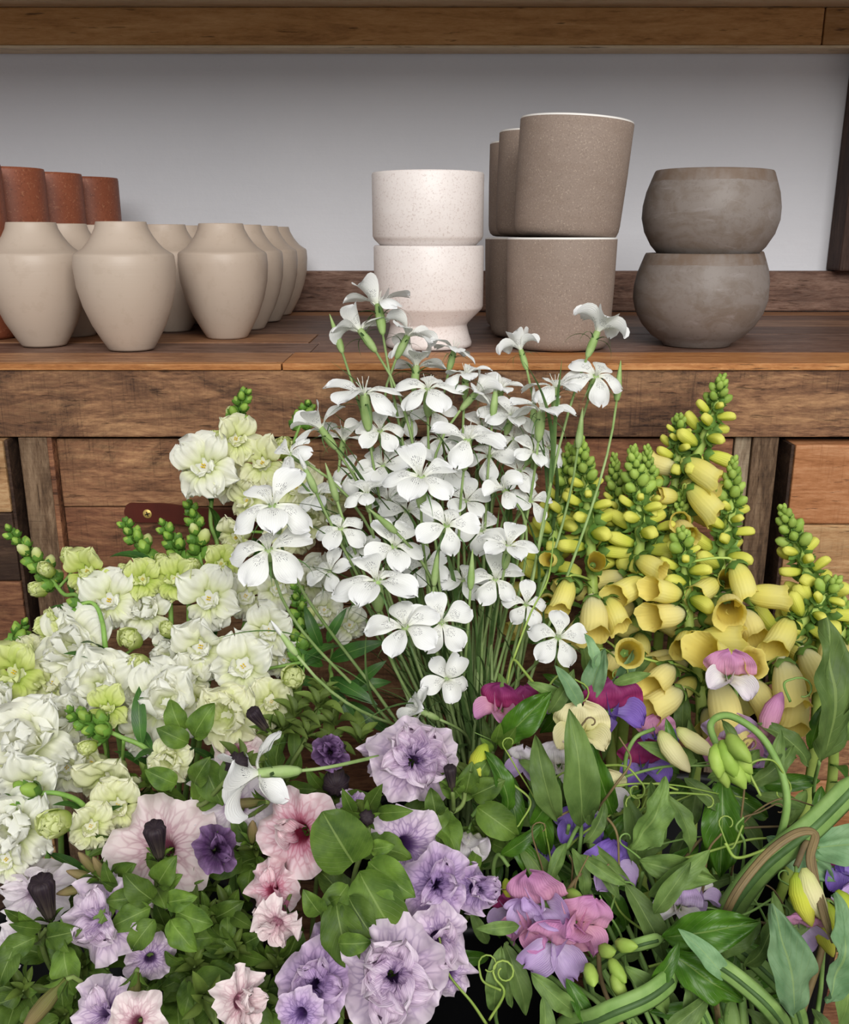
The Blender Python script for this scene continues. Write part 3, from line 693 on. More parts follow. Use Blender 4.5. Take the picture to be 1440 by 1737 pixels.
FX_IN = [bell_mesh('bell_throat', M['fx_in'], 0.040, 0.0108, 0.16, True), bell_mesh('bell_throat', M['fx_in'], 0.043, 0.0118, 0.28, True, 2), bell_mesh('bell_throat', M['fx_in'], 0.036, 0.0100, 0.05, True, 3)]
FX_BUD = revolve('bud', [(.0016, 0), (.0038, .003), (.0054, .010), (.0060, .017), (.0056, .0215), (.0042, .0250), (.0015, .0262)], M['fx_bud'], 16, 0.10, 4, 0.004)
FX_BUDS = revolve('bud', [(.0014, 0), (.0036, .003), (.0046, .007), (.0036, .011), (.0010, .0135)], M['fx_green'], 8, 0.08, 4)
FX_CAL = star('calyx', 5, 0.0140, 0.0085, 0, 86, M['fx_calyx'], 0.3)
FX_LEAF = [sheet_mesh('leaf', 0.06, 0.017, 30, -40, prof_leaf(0.4), M['fx_leaf'], fold=0.2, ruf=0.04, rf=3, seed=k, nu=9, nv=4) for k in range(2)]
FX_BRACT = sheet_mesh('bract', 0.016, 0.0045, 30, -20, prof_leaf(0.35), M['fx_calyx'], fold=0.3, nu=5, nv=2)

# --- petunia: limb radius 0.035
def limb_mesh(name, mat, R=0.036, ruf=0.16, seed=0, dish=0.25, tube=0.032):
    def fn(u, v):
        a = 2 * pi * v
        if u < 0.28:
            t = u / 0.28; rr = 0.0028 + 0.006 * t ** 1.3; z = -tube * (1 - t) ; k = 0
        else:
            k = (u - 0.28) / 0.72; rr = 0.0088 + (R - 0.0088) * k ** 0.9
            z = dish * R * (k ** 0.55) - 0.22 * R * k ** 2.2
        lob = k ** 2
        rr *= 1 + 0.07 * lob * cos(5 * a + seed) + 0.16 * lob * noise.noise((3 * cos(a), 3 * sin(a), seed)) + 0.03 * lob * noise.noise((9 * cos(a), 9 * sin(a), seed))
        z += R * ruf * k ** 1.7 * (0.45 * sin(5 * a + seed) + 0.45 * sin(8 * a + 2.2 * seed) + 1.3 * noise.noise((2.0 * cos(a) + seed, 2.0 * sin(a), 0.4 + k))
                                    + 0.30 * k ** 2 * sin(17 * a + seed))
        z -= 0.10 * R * (k ** 0.6) * (0.5 + 0.5 * cos(5 * a + seed)) * (1 - k) * 2
        return (rr * cos(a), rr * sin(a), z)
    me = grid(name, fn, 16, 60, mat, True)
    # the limb alone drives the colour gradient: u runs 0..1 from throat to edge
    lay = me.uv_layers[0]
    for d in lay.data: d.uv[0] = max(0.0, (d.uv[0] - 0.2) / 0.8)
    return me
def pt_set(mk):
    m = M[mk]
    return dict(limb=[limb_mesh('corolla', m, 0.036, 0.25 + 0.09 * k, k * 1.9 + 0.4, 0.22 - 0.1 * k) for k in range(3)],
                inn=[sheet_mesh('inner_petal', 0.026, 0.026, 86 - 12 * k, 5 + 14 * k, prof_round(0.3, 0.5, 0.6), m, ruf=0.18, rf=1.6 + 0.4 * k, jag=0.25, seed=k + 41, nu=9, nv=12, crink=0.34, cup=0.25) for k in range(3)])
PT = {k: pt_set('pt_' + k) for k in ('pink', 'rose', 'lilac', 'violet', 'white', 'dark')}
PT_BUD = revolve('bud', [(.0030, 0), (.0050, .008), (.0068, .020), (.0090, .033), (.0098, .039), (.0080, .043), (.0020, .0405)], M['pt_bud'], 24, 0.10, 7)
PT_OLIVE = revolve('bud', [(.0022, 0), (.0040, .008), (.0056, .018), (.0052, .028), (.0028, .036), (.0008, .040)], M['pt_olive'], 14, 0.10, 6)
PT_ROUND = revolve('bud', [(.003, 0), (.0072, .004), (.0092, .010), (.0086, .015), (.0045, .0185), (.0010, .0175)], M['pt_bud'], 18, 0.14, 8)
PT_SEP = sheet_mesh('sepal', 0.020, 0.0058, 60, 35, prof_leaf(0.5), M['pt_leaf'], cup=0.5, nu=6, nv=2)
PT_LEAF = [sheet_mesh('leaf', 0.040, 0.024, 30, -40 - 14 * k, prof_leaf(0.42), M['pt_leaf'], fold=0.26, ruf=0.05, rf=2.2, seed=k + 2, nu=14, nv=8, crink=0.10, ew=0.07, ef=1.6 + .4 * k) for k in range(3)]
PT_LEAFN = [sheet_mesh('leaf', 0.034, 0.0125, 40, 0 - 20 * k, prof_leaf(0.42), M['pt_leaf'], fold=0.25, ruf=0.03, seed=k + 5, nu=8, nv=4) for k in range(2)]
PT_SHOOT = [sheet_mesh('leaf', 0.024, 0.008, 78, 40 - 25 * k, prof_leaf(0.5), M['pt_brown'], cup=0.5, seed=k, nu=7, nv=4) for k in range(2)]
HEART = sheet_mesh('leaf', 0.046, 0.042, 12, -22, lambda u: max(0.03, sqrt(max(0, 1 - (2 * min(1, (u + .05) / 1.05) ** .75 - 1) ** 2)) ** 0.95), M['pt_leaf'], fold=0.10, ruf=0.03, rf=1.4, seed=8, nu=12, nv=8, crink=0.05)

# --- sweet pea
def sp_set(st, wi):
    return dict(std=[sheet_mesh('standard_petal', 0.030, 0.042, 74, -14 - 26 * k, prof_round(0.5, 0.35, 0.5), M['sp_' + st], fold=-0.16, ruf=0.07, rf=1.7, jag=0.12, notch=0.10, seed=k + 51, nu=12, nv=16, crink=0.16) for k in range(2)],
                wing=[sheet_mesh('wing_petal', 0.023, 0.021, 66, -5 - 20 * k, prof_round(0.4, 0.5, 0.6), M['sp_' + wi], cup=0.5, ruf=0.08, rf=1.2, jag=0.08, seed=k + 61, nu=10, nv=10, crink=0.14) for k in range(2)],
                keel=sheet_mesh('keel', 0.012, 0.010, 60, 90, prof_leaf(0.5), M['sp_' + wi], cup=2.0, nu=7, nv=6))
SP = {}
def sp_get(st, wi):
    if (st, wi) not in SP: SP[(st, wi)] = sp_set(st, wi)
    return SP[(st, wi)]
SP_CAL = star('calyx', 5, 0.010, 0.0052, 50, 72, M['sp_stem'])
SP_BUD = {k: revolve('bud', [(.0014, 0), (.0044, .004), (.0062, .012), (.0056, .020), (.0030, .026), (.0006, .029)], M['sp_' + k], 10, 0.10, 2, 0.006) for k in ('yellow', 'cream', 'pink')}
SP_BUDG = revolve('bud', [(.0012, 0), (.0036, .003), (.0046, .008), (.0036, .013), (.0008, .017)], M['fx_green'], 8, 0.1, 3, 0.003)
WAVY = {k: [sheet_mesh('leaf', 0.075, 0.030, 18, -40 - 20 * j, prof_leaf(0.48), M['sp_' + k], fold=0.34, ruf=0.03, rf=2.0, seed=j + 71, nu=28, nv=12, crink=0.20, ew=0.11, ef=2.2 + j) for j in range(2)] for k in ('leaf', 'dark', 'blue')}
OVAL = {k: [sheet_mesh('leaf', 0.055, 0.0155, 25, -45 - 20 * j, prof_leaf(0.45), M['sp_' + k], fold=0.34, ruf=0.06, rf=2.0, seed=j + 81, nu=18, nv=8, crink=0.16, ew=0.10, ef=1.8 + j) for j in range(2)] for k in ('leaf', 'dark', 'blue')}

# ------------------------------------------------------------------ plant builders
def along(path, d):
    """point and direction at distance D from the start of PATH"""
    for i in range(len(path) - 1):
        L = (path[i + 1] - path[i]).length
        if d <= L: return path[i].lerp(path[i + 1], d / max(L, 1e-9)), (path[i + 1] - path[i]).normalized()
        d -= L
    return path[-1], (path[-1] - path[-2]).normalized()
def plen(path): return sum((path[i + 1] - path[i]).length for i in range(len(path) - 1))
def nearest(path, p): return min(path, key=lambda q: (q - p).length)
def jit(v, k): return (Vector(v) + Vector((rnd.uniform(-k, k), rnd.uniform(-k, k), rnd.uniform(-k, k)))).normalized()

def corncockle(px, py, Y, diam, face, label, group=None, up=0, leaves=2, gather=None, bud=False, base=None):
    s = diam * mpp(px, py, Y) / 0.056; c = P(px, py, Y)
    if face[2] > .4: face = (face[0] * 1.15, face[1] * 1.35 + .08, face[2] * .92)
    f = V3(face)
    s = max(0.72, min(1.35, s))
    b0 = base or base_pt('cc')
    t = thing('white_corncockle', label, 'flower', b0, group)
    A = c - f * 0.026 * s
    g = gather or Vector((0.045 + (c.x - 0.045) * 0.22 + rnd.uniform(-.012, .012), 0.785 + rnd.uniform(-.03, .03), 0.55 + rnd.uniform(-.02, .02)))
    k = (A - g).length
    path = bez(A, A - f * min(0.10, 0.33 * k), g + (A - g).normalized() * 0.25 * k + Vector((0, 0, 0.12 * k)), g, 12)
    path += [g.lerp(b0, 0.35), b0]
    tube('stem', path, 0.0012, 0.0019, M['cc_stem'], t, 6)
    if bud:
        cal = put('calyx', CC_BUD, frame(c, f, rnd.uniform(0, 6), s), t)
        if bud == 2: put('bud_tip', CC_BTIP, frame(c, f, 0, s), cal)
    else:
        cal = put('calyx', CC_CAL, frame(c, f, rnd.uniform(0, 6), s), t)
        sp = rnd.uniform(0, 1.2)
        for i in range(5):
            me = rnd.choice(CCP_UP) if (up == 2 or (up == 1 and i in (0, 3))) else rnd.choice(CCP)
            put('petal', me, frame(c, f, sp + i * 2 * pi / 5 + rnd.uniform(-.10, .10), s * rnd.uniform(.93, 1.06)) @ Matrix.Translation((0.0012, 0, 0.0)) @ Matrix.Rotation(rnd.uniform(-.14, .14), 4, 'X') @ Matrix.Rotation(rnd.uniform(-.10, .14), 4, 'Y'), t)
        put('stamens', CC_STA, frame(c, f, rnd.uniform(0, 6), s), t)
        for i in range(5):
            put('sepal', rnd.choice(CC_SEP), frame(c, f, sp + (i + .5) * 2 * pi / 5, s * rnd.uniform(.85, 1.1)) @ Matrix.Translation((0.0030, 0, -0.0075)), cal)
    for i in range(leaves):
        q, d = along(path, rnd.uniform(0.06, max(.08, plen(path) * 0.5)))
        rad = jit(d.orthogonal(), .9); rad = (rad - d * rad.dot(d)).normalized()
        put('leaf', rnd.choice(CC_LEAF), frame_x(q, -d * 0.92 + rad * 0.35, rad * -1 + Vector((0, 0, 0.3)), rnd.uniform(.7, 1.2)), t)
    return t

def sn_bloom(t, path, px, py, Y, size, kind, face, tint=None):
    """kinds: o open, d double, y young ball, b bud"""
    sc = size * mpp(px, py, Y); f = V3(face); c = P(px, py, Y)
    near = min(path, key=lambda q: (q - (c - f * 0.03)).length)
    if kind == 'y':
        S = SN[tint or 'y']; s = sc / 0.023; s = min(1.5, s)
        b_ = put('young_bloom', S['ball'], frame(c, f, rnd.uniform(0, 6), s * .82), t)
        for i in range(5):
            put('petal', S['wrap'][i % 2], frame(c, f, i * 1.2566 + rnd.uniform(-.2, .2), s * rnd.uniform(.9, 1.1)) @ Matrix.Translation((0.0072, 0, -0.007)), b_)
        for i in range(4):
            put('petal', S['wrap'][1], frame(c, f, i * 1.57 + 0.6, s * 0.75) @ Matrix.Translation((0.0032, 0, 0.0015)), b_)
        back = c - f * 0.013 * s
        put('calyx', SN_CAL, frame(back, f, rnd.uniform(0, 6), min(.85, 0.72 * s)), b_)
    else:
        S = SN[tint or 'w']; s = sc / 0.048; s = max(0.7, min(1.6, s))
        up = Vector((0, 0, 1)) + NN * 0.0
        m0 = frame(c, f, pi / 2 + rnd.uniform(-.45, .45), s)      # +X of this frame = up the flower
        b_ = put('bloom_tube', S['tube'], m0, t)
        for a in (0.62, -0.62):
            put('petal', rnd.choice(S['up']), m0 @ Matrix.Rotation(a + rnd.uniform(-.12, .12), 4, 'Z') @ Matrix.Translation((0.0055, 0, 0.001)) @ Matrix.Rotation(rnd.uniform(-.25, .15), 4, 'Y'), b_)
        for a in (pi - 0.95, pi, pi + 0.95):
            put('petal', rnd.choice(S['low']), m0 @ Matrix.Rotation(a + rnd.uniform(-.12, .12), 4, 'Z') @ Matrix.Translation((0.0055, 0, 0.001)) @ Matrix.Rotation(rnd.uniform(-.3, .2), 4, 'Y'), b_)
        if kind == 'd':
            for i in range(9):
                put('petal', rnd.choice(S['inn']), m0 @ Matrix.Rotation(i * 2.4, 4, 'Z') @ Matrix.Translation((0.0012 + 0.0006 * i, 0, 0.002)) @ Matrix.Rotation(rnd.uniform(-.3, .5), 4, 'Y'), b_)
        else:
            put('stamens', SN_STA, m0 @ Matrix.Scale(.75, 4), b_)
            for i in range(2):
                put('petal', rnd.choice(S['inn']), m0 @ Matrix.Rotation(pi + (i - .5) * 1.2, 4, 'Z') @ Matrix.Translation((0.004, 0, 0.002)) @ Matrix.Scale(.7, 4), b_)
        back = c - f * 0.020 * s
        put('calyx', SN_CAL, frame(back, f, rnd.uniform(0, 6), min(1.0, 0.9 * s)), b_)
    # short stalk back to the stem
    q = near
    tube('flower_stalk', bez(back, back - f * 0.008, q + (back - q) * 0.3, q, 5), 0.0013, 0.0017, M['sn_stem'], t, 5)

def snapdragon(path_px, label, blooms=(), buds=14, bud0=0.004, gap=0.0055, leaves=3, dark=False):
    pts = [P(*p) for p in path_px]
    b0 = base_pt('sn'); rim = rim_pt('sn', pts[-1])
    t = thing('white_snapdragon', label, 'flower', b0)
    path = catmull(pts + [rim, b0], 8)
    tube('stem', path, 0.0012, 0.0032, M['sn_stem'], t, 7)
    vis = plen(catmull(pts, 6))
    d = 0.0; ga = rnd.uniform(0, 6)
    for i in range(buds):
        q, tg = along(path, d); up = -tg; ga += 2.4
        o = up.orthogonal().normalized(); o = Matrix.Rotation(ga, 3, up) @ o
        k = min(1.15, 0.62 + i / max(6, buds) * 0.62)
        ax = (up * (1.0 - 0.35 * k) + o * (0.30 + 0.35 * k)).normalized()
        b_ = put('bud', SN_BUDY if (i > 8 and i % 3 == 0) else SN_BUD, frame(q + o * 0.0015, ax, ga, k * rnd.uniform(.85, 1.1)), t)
        put('calyx', SN_CAL, frame(q + o * 0.001, ax, ga, 1.0 * k), b_)
        d += gap * (0.30 + 0.42 * k)
    for b_ in blooms: sn_bloom(t, path, *b_)
    for i in range(leaves):
        q, tg = along(path, vis * rnd.uniform(0.5, 1.3)); o = jit(tg.orthogonal(), 1.2)
        o = (o - tg * o.dot(tg)).normalized()
        put('leaf', rnd.choice(SN_LEAF), frame_x(q, o * .8 - tg * .6, Vector((0, 0, 1)) + NN * .3, rnd.uniform(.7, 1.15)), t)
    return t, path

def foxglove(path_px, label, z1=0.04, z2=0.10, scale=1.0, bells=True, end=None, bare=0.0):
    pts = [P(*p) for p in path_px]
    b0 = base_pt('fx'); rim = rim_pt('fx', pts[-1])
    t = thing('yellow_foxglove', label, 'flower', b0)
    path = catmull(pts + [rim, b0], 8); vis = plen(catmull(pts, 8))
    tube('stem', path, 0.0016 * scale, 0.0046 * scale, M['fx_stem'], t, 8, rfn=lambda u: (0.0014 + 0.0036 * min(1, u * 5)) * scale)
    d, ga = 0.0, rnd.uniform(0, 6); end = end or vis
    while d < end:
        q, tg = along(path, d); up = -tg; ga += 2.39996
        o = Matrix.Rotation(ga, 3, up) @ up.orthogonal().normalized()
        if d < z1:
            w = d / z1; k = (0.50 + 0.72 * w) * scale; ax = (up * (0.95 - .4 * w) + o * (0.30 + 0.55 * w)).normalized()
            b_ = put('bud', FX_BUDS, frame(q + o * (0.0008 + 0.0026 * w) * scale, ax, ga, k * rnd.uniform(.85, 1.1)), t)
            if w > .2: put('calyx', FX_CAL, frame(q + o * (0.0004 + .002 * w), ax, ga, .70 * k), b_)
            d += (0.0013 + 0.0014 * w) * scale
        elif d < z2:
            f = (d - z1) / (z2 - z1); k = (0.55 + 0.75 * f) * scale * rnd.uniform(.88, 1.12)
            ax = (up * (0.55 - 0.45 * f) + o + Vector((0, 0, -.25 * f)) + jit((0, 0, 1), 1) * .14).normalized()
            q2 = q + o * (0.003 + .004 * f) * scale
            b_ = put('bud', FX_BUD, frame(q2, ax, ga, k), t)
            put('calyx', FX_CAL, frame(q2 - ax * .0008, ax, ga, (0.85 + .35 * f) * scale), b_)
            if f > .4:
                tube('flower_stalk', [q, q2], .0012, .0012, M['fx_stem'], t, 5)
                put('bract', FX_BRACT, frame_x(q, o * .8 + up * -.3, up, rnd.uniform(.8, 1.2) * scale), t)
            d += (0.0030 + 0.0036 * f) * scale
        else:
            if bells and o.dot(NN) > -0.6:
                f = min(1, (d - z2) / 0.09); i = rnd.randrange(3)
                k = (0.72 + 0.18 * f) * scale * rnd.uniform(.88, 1.08)
                ax = (o + Vector((0, 0, -1)) * (0.10 + 0.75 * f) + jit((0, 0, 1), 1) * 0.25).normalized()
                q2 = q + o * 0.009 * scale + up * 0.002
                mm = frame(q2, ax, pi, k, up)
                b_ = put('bell', FX_BELL[i], mm, t)
                put('bell_throat', FX_IN[i], mm, b_)
                put('calyx', FX_CAL, frame(q2 - ax * 0.001, ax, ga, 1.2 * scale), b_)
                tube('flower_stalk', [q + o * .002, q + o * 0.006 + up * .002, q2], .0011 * scale, .0013 * scale, M['fx_stem'], t, 5)
            put('bract', FX_BRACT, frame_x(q + o * 0.003, o - up * .2, up, rnd.uniform(.9, 1.4) * scale), t)
            d += 0.0082 * scale
    for i in range(4):
        q, tg = along(path, vis + rnd.uniform(-.05, .10)); o = jit(tg.orthogonal(), 1.4); o = (o - tg * o.dot(tg)).normalized()
        put('leaf', rnd.choice(FX_LEAF), frame_x(q, o * .9 - tg * .4, Vector((0, 0, 1)), rnd.uniform(.7, 1.2)), t)
    return t, path
def fx_bell_at(t, path, px, py, Y, size, face, i=1, s=None):
    c = P(px, py, Y); f = V3(face); t, path = min(FX, key=lambda tp: min((x - c + f * .02).length for x in tp[1])); k = .86 * size * mpp(px, py, Y) / 0.042
    q2 = c - f * 0.021 * k; mm = frame(q2, f, pi, k)
    b_ = put('bell', FX_BELL[i], mm, t); put('bell_throat', FX_IN[i], mm, b_)
    put('calyx', FX_CAL, frame(q2, f, 0, 1.3), b_)
    n = nearest(path, q2); tube('flower_stalk', bez(q2, q2 - f * .006, n.lerp(q2, .4) + Vector((0, 0, .004)), n, 5), .0012, .0013, M['fx_stem'], t, 5)

def pt_leaf_at(t, px, py, Y, L, ang, tilt=0.2, mesh=None, name='leaf', roll=0.0, base_len=None):
    """leaf whose base is at the pixel; ANG is the picture direction of its tip, TILT towards the viewer"""
    me = mesh or rnd.choice(PT_LEAF); c = P(px, py, Y)
    d = (R_ * cos(radians(ang)) + UP * sin(radians(ang)) + NN * tilt).normalized()
    l0 = max(v.co.x for v in me.vertices)
    return put(name, me, frame_x(c, d, NN + UP * 0.3 + R_ * roll, L * mpp(px, py, Y) / l0), t)
def pt_bloom(t, path, px, py, Y, diam, col, face, var=0, double=0, squash=1.0):
    Y -= .014; c = P(px, py, Y); f = V3(face); s = diam * mpp(px, py, Y) / 0.068; S = PT[col]
    m0 = frame(c, f, rnd.uniform(0, 6), s) @ Matrix.Diagonal((1, squash * rnd.uniform(.82, 1.0), rnd.uniform(1.0, 1.5), 1))
    b_ = put('corolla', S['limb'][var], m0, t)
    for i in range(double):
        put('inner_petal', S['inn'][i % 3], m0 @ Matrix.Rotation(i * 2.4 + .5, 4, 'Z') @ Matrix.Translation((0.0025 + 0.0008 * i, 0, 0.0)) @ Matrix.Rotation(rnd.uniform(-.35, .45), 4, 'Y'), b_)
    back = c - f * 0.032 * s
    for i in range(5):
        put('sepal', PT_SEP, frame(back, f, i * 1.2566, 0.8) @ Matrix.Translation((0.0022, 0, 0.0)), b_)
    n = nearest(path, back - f * .02)
    tube('flower_stalk', bez(back, back - f * .015, n.lerp(back, .4), n, 6), .0014, .0017, M['pt_stem'], t, 5)
def pt_bud(t, path, px, py, Y, size, face, kind='dark'):
    me, l0 = {'dark': (PT_BUD, .045), 'olive': (PT_OLIVE, .040), 'round': (PT_ROUND, .018)}[kind]
    c = P(px, py, Y); f = V3(face); s = size * mpp(px, py, Y) / l0
    back = c - f * l0 * 0.5 * s
    b_ = put('bud', me, frame(back, f, 1.0, s), t)
    for i in range(5):
        put('sepal', PT_SEP, frame(back, f, i * 1.2566 + .3, 0.62 + .1 * (i % 2)) @ Matrix.Translation((0.0034, 0, -0.001)), b_)
    n = nearest(path, back - f * .02)
    tube('flower_stalk', bez(back, back - f * .010, n.lerp(back, .4), n, 6), .0016, .0018, M['pt_stem'], t, 5)
def petunia(path_px, label, leaves=8, narrow=False, size=1.0, r=0.0022, tip=True, lo=0.0, hi=None):
    pts = [P(*p) for p in path_px]; b0 = base_pt('pt'); rim = rim_pt('pt', pts[-1], 0.41)
    t = thing('petunia', label, 'flower', b0)
    path = catmull(pts + [rim, b0], 8); vis = plen(catmull(pts, 8))
    tube('stem', path, r * .7, r * 1.2, M['pt_stem'], t, 7)
    ga = rnd.uniform(0, 6)
    for i in range(leaves):
        d = lo + ((hi or vis) - lo) * (i + 0.5) / leaves * 1.15; q, tg = along(path, d); ga += 2.4
        o = Matrix.Rotation(ga, 3, -tg) @ tg.orthogonal().normalized()
        o = (o + NN * 0.35 + Vector((0, 0, .25))).normalized()
        put('leaf', rnd.choice(PT_LEAFN if narrow else PT_LEAF), frame_x(q, o * .9 - tg * .35, Vector((0, 0, .8)) + NN * .7 - tg * .5, rnd.uniform(.7, 1.15) * size), t)
    if tip: rosette(t, pts[0], -(path[1] - path[0]).normalized(), size)
    return t, path
def rosette(t, c, ax, size=1.0, n=7, mesh=None, spread=1.0):
    for i in range(n):
        me = (mesh or PT_SHOOT)[i % 2]
        put('leaf', me, frame(c, ax, i * 2.4, size * (0.65 + 0.07 * i)) @ Matrix.Rotation(-0.10 * i * spread, 4, 'Y').inverted() @ Matrix.Translation((0.001, 0, 0)), t)

def sp_flower(t, path, px, py, Y, size, st, wi, face, spin=0.0, var=0):
    c = P(px, py, Y); f = V3(face); s = size * mpp(px, py, Y) / 0.044; S = sp_get(st, wi)
    m0 = frame(c, f, pi / 2 + spin, s)                        # +X up
    cal = put('calyx', SP_CAL, frame(c - f * 0.004 * s, f, 0.3, s), t)
    put('standard_petal', S['std'][var], m0 @ Matrix.Translation((0.0, 0, 0)), cal)
    for sg in (1, -1):
        put('wing_petal', S['wing'][var], m0 @ Matrix.Translation((-.001, .0015 * sg, .003)) @ Matrix.Rotation(pi - sg * 0.62, 4, 'Z') @ Matrix.Rotation(sg * 0.45, 4, 'X') @ Matrix.Rotation(rnd.uniform(-.3, .2), 4, 'Y'), cal)
    put('keel', S['keel'], m0 @ Matrix.Translation((-.001, 0, .002)) @ Matrix.Rotation(pi, 4, 'Z'), cal)
    n = nearest(path, c - f * .03)
    tube('flower_stalk', bez(c - f * .004 * s, c - f * .014, n.lerp(c, .3), n, 6), .0011, .0013, M['sp_stem'], t, 5)
def tendril(t, pts_px, r=0.0009, mat='sp_tendril', curl=0, cr=0.007, seg=5):
    pts = catmull([P(*p) for p in pts_px], 8)
    if curl:
        e = pts[-1]; d = (pts[-1] - pts[-2]).normalized(); s = d.cross(NN).normalized()
        n = int(curl * 12)
        for i in range(1, n):
            a = i / 12 * 2 * pi; q = cr * (1 - 0.55 * i / n)
            pts.append(e + d * (q * sin(a)) + s * (cr - q * cos(a)) + NN * (0.0012 * i / 12 * 2))
    return tube('tendril', pts, r * 1.2, r * .7, M[mat], t, seg)
def strap_stem(t, pts_px, w, mat='sp_stem', name='winged_stem', flat=0.22):
    pts = catmull([P(*p[:3]) for p in pts_px], 8)
    return tube(name, pts, w, w, M[mat], t, 8, flat=flat, nrm=NN, rfn=lambda u: w * (0.75 + 0.25 * sin(pi * min(1, u * 1.2))))
def sweet_pea(path_px, label, r=0.0016, mat='sp_stem', cat='flower', name='sweet_pea', group=None):
    pts = [P(*p) for p in path_px]; b0 = base_pt('sp'); rim = rim_pt('sp', pts[-1], 0.44)
    t = thing(name, label, cat, b0, group)
    path = catmull(pts + [rim, b0], 8)
    tube('stem', path, r, r * 1.3, M[mat], t, 6)
    return t, path

# ------------------------------------------------------------------ the flowers, where the photograph shows them
def SY(py, o=0.0): return min(0.93, 0.86 - (py - 900) * 0.00045) + o
def PY(py, o=0.0): return 0.66 - (py - 1250) * 0.00036 + o
def WY(py, o=0.0): return 0.70 - (py - 1200) * 0.00037 + o

